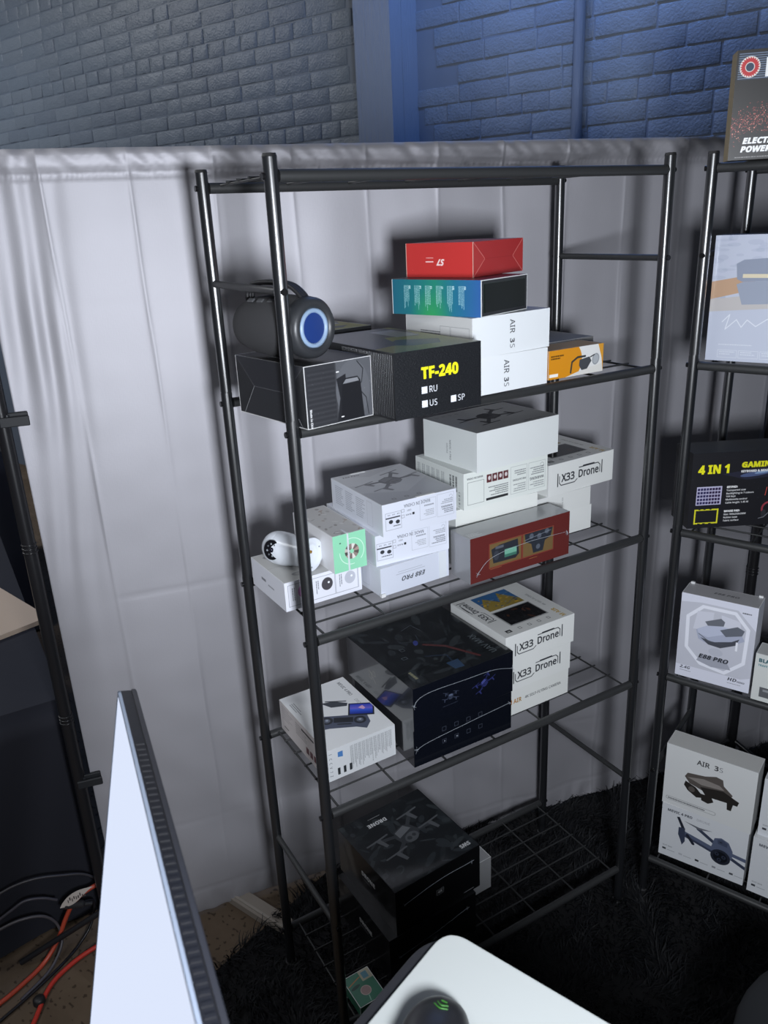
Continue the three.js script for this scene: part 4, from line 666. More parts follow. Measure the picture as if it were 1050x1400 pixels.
// flat silver box with its print paled to imitate lamp reflection, on the second shelf
carton('projector_box', 'upright silver reflective carton with a sky print paled to imitate lamp reflection', {
  x: 0.9088, y: Y2[1], z: 0.1531, yaw: -1.175, w: 0.3, h: 0.2176, d: 0.06, base: 0x3a3b3f, rough: 0.4, dark: true,
  t: 0x53545a, l: 0x2a2b2e,
  f: new THREE.MeshPhysicalMaterial({ map: print(0.3, 0.2176, (x, w, h) => {
    fill(x, '#c9cfdf', 0, 0, w, h); const r = rngOf(44); for (let k = 0; k < 260; k++) { x.globalAlpha = 0.18; ell(x, w * r(), h * r() * 0.5, 3 + 14 * r(), 1 + 4 * r(), r() < 0.5 ? '#9aa3bd' : '#ced4e4'); } x.globalAlpha = 1;
    poly(x, [[0, h * 0.36], [w * 0.24, h * 0.3], [w * 0.24, h * 0.42], [0, h * 0.5]], '#c8a68a'); poly(x, [[0, h * 0.5], [w * 0.5, h * 0.42], [w, h * 0.4], [w, h * 0.5], [0, h * 0.6]], '#c9c5c4');
    poly(x, [[w * 0.13, h * 0.22], [w * 0.17, h * 0.19], [w * 0.5, h * 0.16], [w * 0.5, h * 0.34], [w * 0.17, h * 0.36], [w * 0.14, h * 0.34]], '#9aa2b4'); poly(x, [[w * 0.14, h * 0.38], [w * 0.18, h * 0.36], [w * 0.5, h * 0.34], [w * 0.5, h * 0.52], [w * 0.18, h * 0.54]], '#a3abbc'); fill(x, '#e7dcc0', w * 0.17, h * 0.3, w * 0.35, h * 0.03);
    line(x, [[w * 0.08, h * 0.68], [w * 0.12, h * 0.62], [w * 0.1, h * 0.74], [w * 0.16, h * 0.66], [w * 0.19, h * 0.72], [w * 0.22, h * 0.66], [w * 0.27, h * 0.71], [w * 0.33, h * 0.65], [w * 0.42, h * 0.66]], '#e9edf6', 1.6);
    x.strokeStyle = '#dfe4ee'; x.lineWidth = 0.8; for (let k = 0; k < 4; k++) { x.strokeRect(w * (0.07 + 0.12 * k), h * 0.91, w * 0.11, h * 0.06); rows(x, w * (0.08 + 0.12 * k), h * 0.92, w * 0.09, 2, 4, '#dfe4ee', R1); } rows(x, w * 0.07, h * 0.86, w * 0.2, 1, 4, '#dfe4ee', R1);
  }), roughness: 0.25, metalness: 0.12, clearcoat: 0.6 }),
});
// 4 IN 1 gaming set
{
  const t = carton('gaming_set_box', 'long black carton lettered 4 IN 1 GAMING in yellow', {
    x: 0.9695, y: Y2[2], z: 0.071, yaw: -0.487, w: 0.32, h: 0.1538, d: 0.08, base: 0x1a1a1d, rough: 0.42, dark: true, t: 0x3a3b3b,
    f: (x, w, h) => {
      fill(x, '#18181d', 0, 0, w, h); poly(x, [[60, 44], [180, 30], [200, 50], [110, 58]], '#232433'); ell(x, 130, 46, 34, 5, '#4a567a', -0.12); ell(x, 140, 44, 16, 2.4, '#7b93b4', -0.12); const r = rngOf(3); for (let k = 0; k < 60; k++) fill(x, '#6f7286', w * r(), h * 0.7 * r(), 0.7, 0.7);
      txt(x, '4 IN 1', 13, 34, 23, '#e6e21e', { stroke: 1.4, sx: 0.98 }); txt(x, 'GAMING', 97, 27, 15, '#d9d622', { stroke: 1.2, sx: 1.1 }); txt(x, 'KEYBOARD & MOUSE SET', 97, 40, 6, '#dcdcda', { stroke: 0.4 });
      fill(x, '#b7b4d0', 13, 68, 50, 38); for (let j = 0; j < 5; j++) for (let k = 0; k < 8; k++) fill(x, k < 4 ? '#2b2950' : '#2a1e3e', 15 + k * 5.8, 71 + j * 7, 4.6, 5); txt(x, 'KEYPAD:', 72, 71, 5.4, '#e4e4e4', { stroke: 0.4 });['Transparent case', 'Backlighting in 7 colours', '104 keys', 'Multimedia control', 'Cable length: 1.45 M'].forEach((s, k) => txt(x, s, 72, 77.5 + k * 6.4, 5, '#d4d4d4', { weight: 'normal', stroke: 0.25 }));
      x.strokeStyle = '#d5d12a'; x.lineWidth = 3; x.strokeRect(13.5, 116, 45, 28); for (const a of [20, 30, 42]) { fill(x, '#18181d', a, 114, 4, 2); fill(x, '#18181d', a, 144, 5, 2); } txt(x, 'MOUSE PAD:', 71, 121, 5.4, '#e4e4e4', { stroke: 0.4 });['Size: 300x250x2MM', 'Rubber base', 'Fabric surface'].forEach((s, k) => txt(x, s, 71, 127.5 + k * 6.4, 5, '#d4d4d4', { weight: 'normal', stroke: 0.25 }));
      ell(x, 158, 82, 9, 14, '#15181c'); line(x, [[158, 70], [158, 88]], '#4fa6b8', 3); line(x, [[152, 76], [150, 92]], '#b8473e', 1.6); line(x, [[164, 76], [167, 92]], '#4fa6b8', 1.6);
      x.strokeStyle = '#8f3440'; x.lineWidth = 4; x.beginPath(); x.arc(160, 120, 13, 2.4, 5.6); x.stroke(); ell(x, 151, 130, 5, 8, '#2b2c31'); line(x, [[142, 140], [152, 138], [168, 122]], '#6d6f76', 1.6);
    },
    l: (x, w, h) => { fill(x, '#151518', 0, 0, w, h); fill(x, '#c9c522', w * 0.4, h * 0.3, 5, 8); fill(x, '#c9c522', w * 0.4, h * 0.42, 4, 5); },
  });
  mesh('tuck_tab', boxAt(0.05, 0.0014, 0.008, 0.06, 0.1538, -0.036), blackBoard, t);
}
// E88 PRO standing, and the tool box beside it
{
  const t = carton('drone_box', 'white carton standing upright with a white drone in a hexagon, lettered E88 PRO', {
    x: 0.8682, y: Y2[3], z: 0.0869, yaw: -1.156, w: 0.1463, h: 0.1918, d: 0.0545, base: 0xcdcfd8, rough: 0.35,
    f: (x, w, h) => {
      fill(x, '#d9dbe8', 0, 0, w, h); poly(x, [[0, 20], [40, 14], [110, 14], [w, 52], [w, h * 0.82], [100, h * 0.92], [0, h * 0.88]], '#c3c5d0'); fill(x, '#d9dbe8', 0, h * 0.86, w, h * 0.14);
      line(x, [[44, 22], [106, 22], [132, 52], [130, 128], [96, 160], [48, 152], [18, 120], [16, 50], [44, 22]], '#e8eaf4', 7); poly(x, [[34, 34], [66, 30], [64, 70], [28, 76]], '#d2d4e0'); poly(x, [[80, 32], [116, 38], [122, 74], [84, 68]], '#d2d4e0');
      poly(x, [[34, 76], [66, 58], [118, 62], [128, 78], [106, 94], [62, 104], [40, 96]], '#aab0c4'); poly(x, [[36, 74], [64, 56], [104, 58], [88, 74], [58, 88], [40, 84]], '#bcc2d6'); poly(x, [[50, 54], [80, 40], [88, 46], [86, 56], [56, 62]], '#6c7079'); poly(x, [[80, 66], [112, 50], [126, 56], [122, 68], [92, 78]], '#666b75'); poly(x, [[44, 92], [70, 96], [104, 86], [118, 76], [112, 92], [84, 106], [60, 104]], '#4b4e57'); line(x, [[40, 84], [60, 96], [88, 96]], '#565a63', 1.4); fill(x, '#eceef6', 112, 84, 4, 20); ell(x, 76, 118, 14, 9, '#b9bcc8');
      poly(x, [[48, 130], [96, 130], [108, 150], [70, 154], [40, 146]], '#a3a6b2'); txt(x, 'E88 PRO', 44, 134, 13, '#33363d', { skew: -0.25, sx: 1.15, stroke: 0.5 }); txt(x, '2.4G', 9, h - 22, 9, '#33363d', { skew: -0.25, sx: 1.1 }); rows(x, 9, h - 15, 24, 1, 2.6, '#85888f', R1); txt(x, 'HD', 104, h - 22, 10.5, '#33363d', { skew: -0.2, sx: 1.2 }); txt(x, 'VIDEO', 122, h - 20, 5, '#33363d', { skew: -0.2 }); rows(x, 104, h - 13, 32, 1, 2.6, '#85888f', R1); rows(x, 118, 16, 18, 1, 4, '#5c5f66', R1, 0.6);
    },
    t: (x, w, h) => { fill(x, '#a9a8ab', 0, 0, w, h); txt(x, 'E88 PRO', w * 0.38, h * 0.5, 11, '#4a4a4e', { skew: -0.25, sx: 1.15 }); },
  });
  mesh('ear', boxAt(0.008, 0.004, 0.004, -0.066, 0.1936, -0.025), whiteBoard, t); mesh('ear', boxAt(0.008, 0.004, 0.004, 0.066, 0.1936, -0.025), whiteBoard, t);
}
carton('camera_box', 'pale carton with teal lettering and a grey camera print, by the upright E88 PRO', {
  x: 0.9079, y: Y2[3], z: 0.2234, yaw: -1.175, w: 0.12, h: 0.1036, d: 0.0492, base: 0xb9bab8,
  f: (x, w, h) => { fill(x, '#cfd2cf', 0, 0, w, h); txt(x, 'BLACKBOX', 6, 14, 11, '#2f5a63', { stroke: 0.5 }); txt(x, 'TRAFFIC RECORDER', 6, 24, 6, '#3f7b86', {}); fill(x, '#5d5f63', 14, 72, 70, 22); fill(x, '#8f9296', 20, 76, 30, 5); ell(x, 40, 52, 12, 10, '#47494d'); },
});
const mevF = (x, w, h) => {
  fill(x, '#d7dade', 0, 0, w, h); txt(x, 'MEVIC 4 PRO', 12, 15, 9, '#4a4e57', { stroke: 0.2 }); txt(x, 'DRONE', 76, 15, 9, '#a9acb2', { weight: 'normal' });
  const A = '#3b4256', B = '#59627a', D = '#262a36';
  line(x, [[46, 62], [118, 78]], B, 11); line(x, [[46, 68], [116, 86]], A, 6); line(x, [[82, 38], [122, 62]], A, 8); line(x, [[150, 74], [190, 78]], B, 9); line(x, [[152, 84], [190, 100]], A, 8);
  poly(x, [[34, 26], [40, 24], [54, 52], [48, 56]], D); poly(x, [[50, 30], [84, 34], [112, 32], [84, 40]], '#6d6f78'); poly(x, [[40, 52], [54, 50], [56, 86], [50, 98], [46, 86], [40, 72]], A); line(x, [[60, 66], [74, 84]], D, 7);
  poly(x, [[118, 46], [132, 40], [148, 46], [158, 66], [158, 86], [148, 98], [122, 92], [112, 76]], B); poly(x, [[124, 48], [134, 44], [146, 50], [146, 60], [126, 58]], '#454d63'); ell(x, 134, 92, 21, 20, D); ell(x, 134, 92, 15, 14, '#14171f'); for (const [a, b] of [[126, 86], [141, 90], [132, 100]]) { ell(x, a, b, 4.6, 4.6, '#323849'); ell(x, a, b, 2, 2, '#0b0d12'); } ell(x, 132, 52, 3, 1.4, D);
  txt(x, 'DUST MAN', 8, h - 29, 4.4, '#6d7076', { weight: 'normal' }); for (let k = 0; k < 5; k++) { fill(x, ['#3c3f45', '#b9bcc2', '#25272b', '#8f9298', '#4a4d52'][k], 8 + k * 37, h - 22, 8, 5); fill(x, '#9a9da3', 19 + k * 37, h - 19, 17, 1.3); }
};
const airBig = (x, w, h) => { fill(x, '#d9dbdb', 0, 0, w, h); txt(x, 'AIR', 67, 24, 17, '#3a3b3e', { weight: 'normal', stroke: 0.7 }); txt(x, '3', 103, 24, 17, '#3a3b3e', { stroke: 0.3 }); txt(x, 'S', 113, 24, 17, '#808286', { weight: 'normal' }); folded(x, 98, 82, 1.42, '#2b2826', '#5a5450', '#8c8681'); x.strokeStyle = '#77797c'; x.lineWidth = 0.7; x.beginPath(); x.roundRect(8, h - 22, 108, 8.5, 4); x.stroke(); rows(x, 12, h - 19, 98, 1, 5, '#6b6d70', R1, 0.6); };
carton('drone_box', 'white MEVIC 4 PRO carton with a slate blue drone, standing under the AIR 3S carton', { x: 0.8933, y: Y2[4], z: 0.0925, yaw: -1.15, w: 0.186, h: 0.1454, d: 0.062, base: 0xc9cbcc, f: mevF, rough: 0.38 });
carton('drone_box', 'white carton picturing a folded bronze drone, lettered AIR 3S across the top', { x: 0.8908, y: Y2[4] + 0.1455, z: 0.0942, yaw: -1.174, w: 0.1904, h: 0.1602, d: 0.0569, base: 0xbfc0bf, f: airBig, rough: 0.38, t: 0xc6c6c3 });
carton('drone_box', 'white MEVIC 4 PRO carton standing next in line along the brick wall rack', { x: 0.9657, y: Y2[4], z: 0.2755, yaw: -1.175, w: 0.186, h: 0.1459, d: 0.062, base: 0xc9cbcc, f: mevF, rough: 0.38 });
carton('drone_box', 'white MEVIC 4 PRO carton, upper of the second pile along the brick wall', { x: 0.979, y: Y2[4] + 0.146, z: 0.274, yaw: -1.175, w: 0.186, h: 0.1459, d: 0.062, base: 0xc9cbcc, f: mevF, rough: 0.38 });

// ---------- desk with pad and mouse ----------
const DESK = 0.8, DE1 = V3(0.36, 0, 0.933), DE2 = V3(-0.933, 0, 0.36), DYAW = Math.atan2(0.36, 0.933);
function slab(w, d, h, r, bevel = 0.0015) {            // rounded slab: local +x, +z from its back-right corner, base at 0
  const s = new THREE.Shape(); s.moveTo(r, 0); s.lineTo(w - r, 0); s.quadraticCurveTo(w, 0, w, r); s.lineTo(w, d - r); s.quadraticCurveTo(w, d, w - r, d); s.lineTo(r, d); s.quadraticCurveTo(0, d, 0, d - r); s.lineTo(0, r); s.quadraticCurveTo(0, 0, r, 0);
  const g = new THREE.ExtrudeGeometry(s, { depth: h - 2 * bevel, bevelEnabled: true, bevelThickness: bevel, bevelSize: bevel, bevelOffset: -bevel, bevelSegments: 2, curveSegments: 16 });
  g.rotateX(Math.PI / 2); g.translate(0, h - bevel, 0); return g;       // shape y -> +z
}
{
  // desk frame: local -x runs along DE2, local +z along DE1
  const t = thing('office_desk', 'black desk with rounded corner under the white mouse pad', 'desk', [-0.068, 0, 0.4365], DYAW);
  mesh('desktop', slab(0.31, 0.9, 0.024, 0.05).translate(-0.31, DESK - 0.024, 0), std(lin(0.018, 0.018, 0.021), 0.5), t);
  for (const [x, z] of [[-0.05, 0.08], [-0.26, 0.08], [-0.05, 0.82], [-0.26, 0.82]]) mesh('leg', boxAt(0.05, DESK - 0.024, 0.05, x, (DESK - 0.024) / 2, z), std(lin(0.014, 0.014, 0.016), 0.4), t);
  mesh('crossbar', boxAt(0.03, 0.05, 0.7, -0.16, DESK - 0.07, 0.45), std(lin(0.014, 0.014, 0.016), 0.4), t);
  const pad = thing('mouse_pad', 'large white mouse pad with rounded corner at the desk edge', 'mouse pad', [-0.068, DESK + 0.0003, 0.4365], DYAW);
  mesh('pad', slab(0.3, 0.55, 0.004, 0.028).translate(-0.3 + 0.004, 0, 0.0135), std(0xb3b7b5, 0.6), pad);
}
{
  // computer mouse: smooth hump, long axis towards its buttons
  const yaw = -1.05;
  const t = thing('computer_mouse', 'black computer mouse with a small green mark on the white pad', 'mouse', [-0.159, DESK + 0.0046, 0.5565], yaw);
  const hump = (scale, lift) => {
    const g = new THREE.SphereGeometry(1, 48, 32), p = g.attributes.position;
    for (let i = 0; i < p.count; i++) {
      let x = p.getX(i), y = p.getY(i), z = p.getZ(i);
      const taper = 1 - 0.1 * z, waist = 1 - 0.08 * Math.exp(-((z - 0.1) ** 2) / 0.12);
      const top = 0.03 * (1 - 0.2 * z - 0.12 * z * z);
      p.setXYZ(i, Math.sign(x) * Math.pow(Math.abs(x), 0.88) * 0.0335 * taper * waist * scale, Math.max(0, y) ** 0.82 * top * scale + lift + Math.min(0, y) * 0.001, z * 0.058 * scale);
    }
    g.computeVertexNormals(); return g;
  };
  const shell = mesh('shell', hump(1, 0.0006), std(lin(0.012, 0.012, 0.014), 0.38), t);
  const hY = (x, z) => { const Z = z / 0.058, X = x / 0.0335, r = Math.max(0, 1 - Z * Z - X * X); return Math.sqrt(r) ** 0.82 * 0.03 * (1 - 0.2 * Z - 0.12 * Z * Z) + 0.0012; };
  const curve = (pts, r) => tube(pts.map(([x, z]) => [x, hY(x, z), z]), r, 40, 6);
  mesh('button_seam', curve([[-0.026, 0.02], [-0.02, 0.002], [0, -0.004], [0.02, 0.002], [0.026, 0.02], [0.022, 0.04]], 0.0007), std(lin(0.05, 0.05, 0.055), 0.4), shell);
  mesh('button_seam', curve([[0, -0.004], [0, 0.018], [0, 0.05]], 0.0007), std(lin(0.05, 0.05, 0.055), 0.4), shell);
  const wg = new THREE.CylinderGeometry(0.008, 0.008, 0.007, 24); wg.rotateZ(Math.PI / 2); wg.translate(0, hY(0, 0.028) - 0.003, 0.028); mesh('scroll_wheel', wg, std(lin(0.2, 0.2, 0.21), 0.25), t);
  const mark = (pts) => curve(pts, 0.0009), gm = std(0x2c6420, 0.5);
  mesh('emblem', mergeGeometries([mark([[-0.007, -0.033], [0, -0.03], [0.007, -0.033]]), mark([[-0.0055, -0.037], [0, -0.034], [0.0055, -0.037]]), mark([[-0.003, -0.0405], [0.003, -0.0405]])]), gm, t).userData.label = 'green emblem';
}
// ---------- monitor seen nearly edge-on ----------
{
  const A = V3(-0.325, 1.1, 0.25), e = V3(-0.114, 0, 0.9935), nr = V3(0.9935, 0, 0.114), ph = -0.226;
  const dn = V3(nr.x * Math.sin(ph), -Math.cos(ph), nr.z * Math.sin(ph)), out = V3().crossVectors(dn, e).normalize();   // face normal
  const L = 0.56, H = 0.5, T = 0.0185;
  const faceDir = out.x < 0 ? out : out.clone().negate();
  const t = thing('desktop_monitor', 'thin black monitor seen edge-on with a bright white screen', 'monitor', [A.x, A.y, A.z]);
  // local basis: X along top edge, Y up the screen, Z out of the screen
  const X = e.clone(), Yv = dn.clone().negate(), Z = faceDir.clone(); if (V3().crossVectors(X, Yv).dot(Z) < 0) X.negate();
  const sx = X.dot(e) > 0 ? 1 : -1, m4 = new THREE.Matrix4().makeBasis(X, Yv, Z);
  const put = (name, g, mat, parent = t) => { g.applyMatrix4(m4); return mesh(name, g, mat, parent); };
  const dark = std(lin(0.014, 0.014, 0.016), 0.4);
  put('back_shell', boxAt(L, H, T - 0.003, sx * L / 2, -H / 2, -T / 2 - 0.0005), dark);
  const fr = put('bezel', mergeGeometries([boxAt(L, 0.003, 0.003, sx * L / 2, -0.0015, -0.0005), boxAt(L, 0.012, 0.003, sx * L / 2, -H + 0.006, -0.0005), boxAt(0.004, H, 0.003, sx * 0.002, -H / 2, -0.0005), boxAt(0.004, H, 0.003, sx * (L - 0.002), -H / 2, -0.0005)]), std(0x8f99aa, 0.5));
  put('screen', boxAt(L - 0.008, H - 0.016, 0.002, sx * L / 2, -H / 2 + 0.004, -0.0004), new THREE.MeshStandardMaterial({ color: 0x0a0a0c, roughness: 0.4, emissive: SCREEN.color, emissiveIntensity: 0.66 }));
  const groove = put('top_ridge', boxAt(L, 0.0016, 0.004, sx * L / 2, 0.0006, -0.0145), std(lin(0.03, 0.03, 0.034), 0.35));
  for (let k = 0; k < 46; k++) put('vent_rib', boxAt(0.0036, 0.0007, 0.0075, sx * (0.1 + k * 0.0085), 0.00025, -0.0075), dark);
  const pv = (x, y, z) => { const p = V3(x, y, z).applyMatrix4(m4); return [p.x, p.y, p.z]; };
  const c = pv(sx * 0.44, -0.26, -T); const foot = [c[0] + 0.07, 0.012 - A.y, c[2]];
  mesh('arm_joint', new THREE.CylinderGeometry(0.03, 0.03, 0.02, 24).rotateZ(Math.PI / 2).translate(c[0] + 0.012, c[1], c[2]), dark, t);
  mesh('arm', rod([c[0] + 0.015, c[1], c[2]], [foot[0], c[1], foot[2]], 0.014), dark, t);
  mesh('arm_post', rod([foot[0], c[1] + 0.02, foot[2]], foot, 0.017), dark, t);
  mesh('floor_base', new THREE.CylinderGeometry(0.13, 0.14, 0.012, 32).translate(foot[0], 0.006 - A.y, foot[2]), dark, t);
  const l = new THREE.RectAreaLight(SCREEN.color, SCREEN.power, L - 0.02, H - 0.03), p = V3(...pv(sx * L / 2, -H / 2, 0.004));
  l.position.copy(p); l.lookAt(p.clone().add(A).addScaledVector(Z, 1)); l.position.copy(p); t.add(l);
  l.quaternion.setFromRotationMatrix(new THREE.Matrix4().lookAt(V3(0, 0, 0), Z, V3(0, 1, 0)));
}
// ---------- office chair at the right ----------
{
  const t = thing('office_chair', 'dark office chair with a rounded upholstered seat', 'chair', [0.49, 0, 0.745], -2.5);
  const fab = std(lin(0.006, 0.007, 0.009), 0.9), bm = std(lin(0.012, 0.012, 0.013), 0.4);
  const shell = (w, h, d, bend) => { const g = new RoundedBoxGeometry(w, h, d, 10, Math.min(w, h, d) * 0.49); const p = g.attributes.position; for (let i = 0; i < p.count; i++) { const x = p.getX(i) / (w / 2), y = p.getY(i) / (h / 2); const k = Math.sqrt(Math.max(0, 1 - Math.pow(Math.abs(y), 2.6) * 0.92)); p.setX(i, p.getX(i) * (0.35 + 0.65 * k)); p.setZ(i, p.getZ(i) + bend * x * x); } g.computeVertexNormals(); return g; };
  mesh('backrest', (() => { const g = new THREE.SphereGeometry(1, 48, 32), p = g.attributes.position; for (let i = 0; i < p.count; i++) { const x = p.getX(i), y = p.getY(i), z = p.getZ(i), s = (v, e) => Math.sign(v) * Math.abs(v) ** e; p.setXYZ(i, s(x, 0.75) * 0.22, s(y, 0.75) * 0.21 + 0.63, z * 0.035 + 0.04 * x * x - 0.2); } g.computeVertexNormals(); return g; })(), fab, t);
  mesh('seat', (() => { const g = new THREE.SphereGeometry(1, 40, 20), p = g.attributes.position; for (let i = 0; i < p.count; i++) { const s = (v, e) => Math.sign(v) * Math.abs(v) ** e; p.setXYZ(i, s(p.getX(i), 0.85) * 0.245, p.getY(i) * 0.045 + 0.41, s(p.getZ(i), 0.85) * 0.245); } g.computeVertexNormals(); return g; })(), fab, t);
  mesh('back_bracket', tube([[0, 0.39, -0.05], [0, 0.37, -0.2], [0, 0.45, -0.25], [0, 0.6, -0.225]], 0.016, 24, 8), bm, t);
  mesh('gas_lift', rod([0, 0.08, 0], [0, 0.4, 0], 0.024), bm, t);
  for (let k = 0; k < 5; k++) { const a = k * 1.2566, c = Math.cos(a), s = Math.sin(a); const lg = mesh('base_arm', rod([0, 0.1, 0], [0.24 * c, 0.065, 0.24 * s], 0.014), bm, t); mesh('castor', new THREE.SphereGeometry(0.026, 14, 10).translate(0.24 * c, 0.028, 0.24 * s), bm, lg); }
}
// ---------- dark tables past the curtain's free edge ----------
{
  const cloth = std(lin(0.008, 0.009, 0.016), 0.85);
  const drape = (x0, x1, z0, z1, y, drop) => {          // cloth over a table: top plus a wavy skirt
    const per = [[x0, z0], [x1, z0], [x1, z1], [x0, z1], [x0, z0]], pos = [], idx = [], N = 60;
    const pts = []; for (let s = 0; s < 4; s++) for (let k = 0; k < N; k++) { const a = per[s], b = per[s + 1], f = k / N; pts.push([a[0] + (b[0] - a[0]) * f, a[1] + (b[1] - a[1]) * f, [0, 1, 0, -1][s], [-1, 0, 1, 0][s]]); }
    const R = 8; for (let j = 0; j <= R; j++) pts.forEach(([x, z, nx, nz], i) => { const o = (j / R) * 0.012 * (1 + Math.sin(i * 0.55 + 2 * Math.sin(i * 0.13))) * (i % N < 2 || i % N > N - 3 ? 0.4 : 1); pos.push(x + nx * o, y - drop * j / R, z + nz * o); });
    const n = pts.length; for (let j = 0; j < R; j++) for (let i = 0; i < n; i++) { const a = j * n + i, b = j * n + (i + 1) % n, c = a + n, d = b + n; idx.push(a, b, d, a, d, c); }
    const c0 = pos.length / 3; pos.push((x0 + x1) / 2, y, (z0 + z1) / 2); for (let i = 0; i < n; i++) idx.push(c0, (i + 1) % n, i);
    const g = new THREE.BufferGeometry(); g.setAttribute('position', new THREE.Float32BufferAttribute(pos, 3)); g.setIndex(idx); g.computeVertexNormals(); return g;
  };
  const dm = cloth.clone(); dm.side = THREE.DoubleSide;
  const table = (label, x0, x1, z0, z1, y, topMat) => {
    const t = thing('draped_table', label, 'table');
    mesh('tabletop', boxAt(x1 - x0 - 0.01, 0.03, z1 - z0 - 0.01, (x0 + x1) / 2, y - 0.018, (z0 + z1) / 2), topMat, t);
    for (const x of [x0 + 0.05, x1 - 0.05]) for (const z of [z0 + 0.05, z1 - 0.05]) mesh('leg', boxAt(0.035, y - 0.03, 0.035, x, (y - 0.03) / 2, z), std(0x222326, 0.5), t);
    mesh('table_skirt', drape(x0, x1, z0, z1, y, y - 0.012), dm, t);
  };
  table('table under a black cloth to the floor, carrying a beige board', -1.6, -0.318, -1.95, -0.655, 0.6, std(0x3a3026, 0.7));
  const bd = thing('board_panel', 'plain beige board lying on the black table', 'board', [-0.545, 0.6008, -1.238], 0.305);
  mesh('panel', boxAt(0.4, 0.012, 0.5, 0, 0.006, 0), std(0xb9a591, 0.75), bd);
  table('black draped table further back with pale boxes on it', -1.9, -0.2, -3.4, -2.3, 0.78, std(0x3a3026, 0.7));
  carton('parcel_box', 'low cream carton on the far draped table', { x: -0.5, y: 0.781, z: -2.55, yaw: 0.2, w: 0.36, h: 0.07, d: 0.3, base: 0xa79b8c });
  carton('parcel_box', 'cream carton with a dark print stacked on the far draped table', { x: -0.5, y: 0.8515, z: -2.56, yaw: 0.1, w: 0.34, h: 0.09, d: 0.28, base: 0xa79b8c, t: (x, w, h) => { fill(x, '#a79b8c', 0, 0, w, h); ell(x, w * 0.7, h * 0.6, 40, 30, '#4a443f'); } });
  carton('parcel_box', 'brown and orange carton at the back of the far draped table', { x: -0.48, y: 0.781, z: -3.1, yaw: 0, w: 0.4, h: 0.3, d: 0.25, base: 0x7a4a28 });
}
// ---------- cords on the floor ----------
function cord(name, label, pts, r, color, rough = 0.45) { const t = thing(name, label, 'cable', [0, 0, 0]); mesh('cable', tube(pts, r, 90, 8), std(color, rough), t); return t; }
cord('extension_cord', 'orange extension cord running up to a tagged plug by the black cloth', [[-0.66, 0.0055, -0.49], [-0.57, 0.0055, -0.517], [-0.523, 0.0055, -0.539], [-0.472, 0.006, -0.572], [-0.435, 0.035, -0.59], [-0.41, 0.075, -0.598], [-0.388, 0.106, -0.6], [-0.36, 0.124, -0.6], [-0.3, 0.118, -0.61], [-0.26, 0.03, -0.62], [-0.22, 0.006, -0.63]], 0.0052, 0xb0452f);
cord('extension_cord', 'red orange extension cord lying on bare concrete beside a black knob', [[-0.56, 0.0055, -0.36], [-0.517, 0.0055, -0.425], [-0.468, 0.0055, -0.504], [-0.416, 0.0055, -0.536], [-0.369, 0.0055, -0.55], [-0.3, 0.0055, -0.56], [-0.24, 0.0055, -0.6]], 0.0052, 0xb8362a);
cord('power_cable', 'thin grey cable looped highest in front of the black cloth', [[-0.62, 0.15, -0.61], [-0.523, 0.206, -0.605], [-0.462, 0.212, -0.603], [-0.397, 0.191, -0.603], [-0.346, 0.163, -0.605], [-0.3, 0.08, -0.61], [-0.27, 0.006, -0.6]], 0.0026, 0x3d3b3e);
cord('power_cable', 'thin grey cable running into the black plug', [[-0.6, 0.1, -0.62], [-0.511, 0.15, -0.606], [-0.479, 0.163, -0.603], [-0.443, 0.151, -0.602], [-0.418, 0.132, -0.602]], 0.003, 0x45434a);
cord('power_cable', 'grey cable drooping to the concrete behind the orange cord', [[-0.62, 0.08, -0.615], [-0.541, 0.114, -0.605], [-0.495, 0.119, -0.602], [-0.452, 0.104, -0.601], [-0.43, 0.07, -0.6], [-0.428, 0.03, -0.585], [-0.46, 0.005, -0.55], [-0.53, 0.005, -0.5]], 0.0034, 0x4d4a4e);
cord('power_cable', 'black cable lying along the concrete between the orange cords', [[-0.6, 0.005, -0.46], [-0.48, 0.005, -0.52], [-0.4, 0.005, -0.575], [-0.36, 0.03, -0.6], [-0.345, 0.08, -0.61], [-0.37, 0.1, -0.6]], 0.0032, 0x17161a);
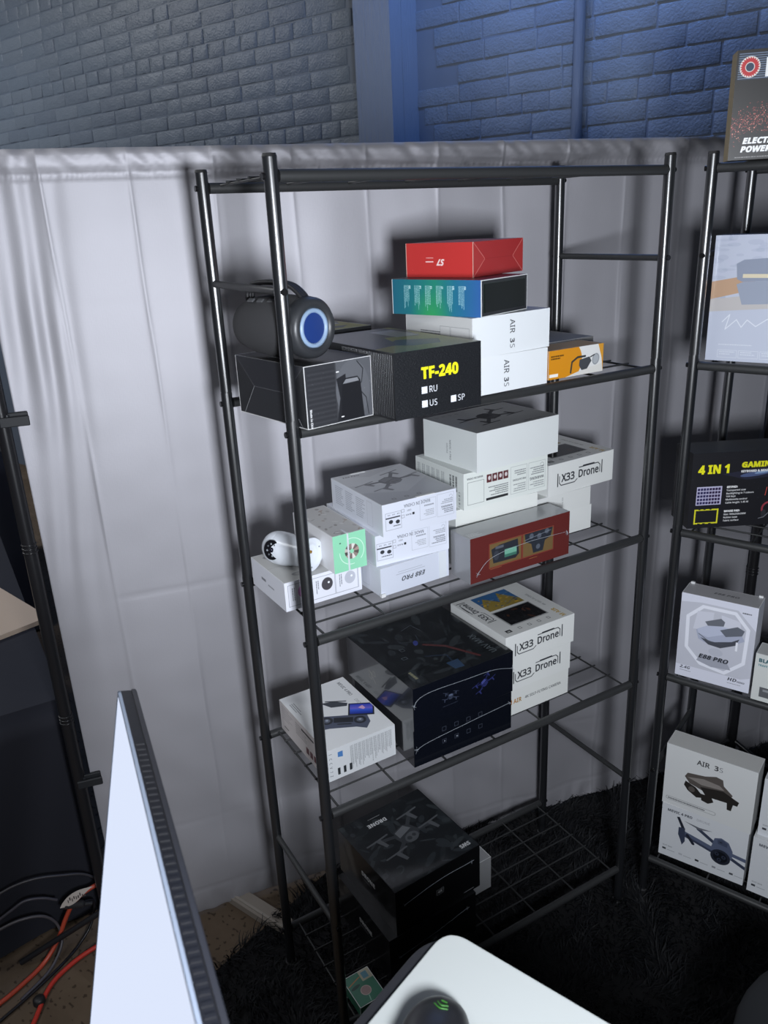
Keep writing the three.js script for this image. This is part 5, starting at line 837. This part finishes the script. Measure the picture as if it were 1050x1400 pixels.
{
  const g = new THREE.Shape(); g.moveTo(-0.035, -0.012); g.quadraticCurveTo(-0.02, 0.012, 0.012, 0.012); g.lineTo(0.04, 0.008); g.lineTo(0.012, -0.006); g.quadraticCurveTo(-0.008, -0.022, -0.035, -0.012);
  const t = thing('warning_tag', 'white paper warning tag with a red dot on the orange cord', 'tag', [-0.381, 0.128, -0.5935], 0);
  const eg = new THREE.ExtrudeGeometry(g, { depth: 0.0008, bevelEnabled: false }); eg.rotateX(-0.2); mesh('tag', eg, std(0xb8aea6, 0.7), t);
  const dot = new THREE.CylinderGeometry(0.0032, 0.0032, 0.0005, 16); dot.rotateX(Math.PI / 2 - 0.2); dot.translate(-0.027, -0.0095, 0.0005 - 0.002 + 0.0016); dot.translate(0, 0, 0.001); mesh('red_dot', dot, std(0xa01d22, 0.5), t);
  const r = rngOf(9); for (let k = 0; k < 9; k++) mesh('printed_word', boxAt(0.0015 + 0.002 * r(), 0.004 + 0.004 * r(), 0.0004, -0.016 + k * 0.0045, -0.002 + 0.008 * (r() - 0.4), 0.0013).rotateX(-0.2), std(0x4a423e, 0.7), t);
  const p = thing('cable_plug', 'black moulded cable plug hanging under the paper tag', 'plug', [-0.388, 0.105, -0.598], 0);
  mesh('plug_body', new THREE.CapsuleGeometry(0.009, 0.035, 6, 14).rotateZ(1.15), std(lin(0.03, 0.03, 0.032), 0.3), p); mesh('strain_relief', rod([0.02, -0.01, 0], [0.038, -0.018, 0], 0.005), std(lin(0.025, 0.025, 0.027), 0.4), p);
  const kb = thing('rubber_knob', 'small round black rubber knob on the concrete floor', 'knob', [-0.497, 0, -0.474], 0);
  mesh('knob', new THREE.LatheGeometry([[0, 0.0005], [0.011, 0.0005], [0.013, 0.004], [0.012, 0.014], [0.008, 0.018], [0, 0.018]].map(([a, b]) => new THREE.Vector2(a, b)), 24), std(lin(0.012, 0.012, 0.013), 0.5), kb);
}

scene.traverse((o) => { if (o.isMesh) { o.castShadow = true; o.receiveShadow = true; } });
renderer.render(scene, camera);
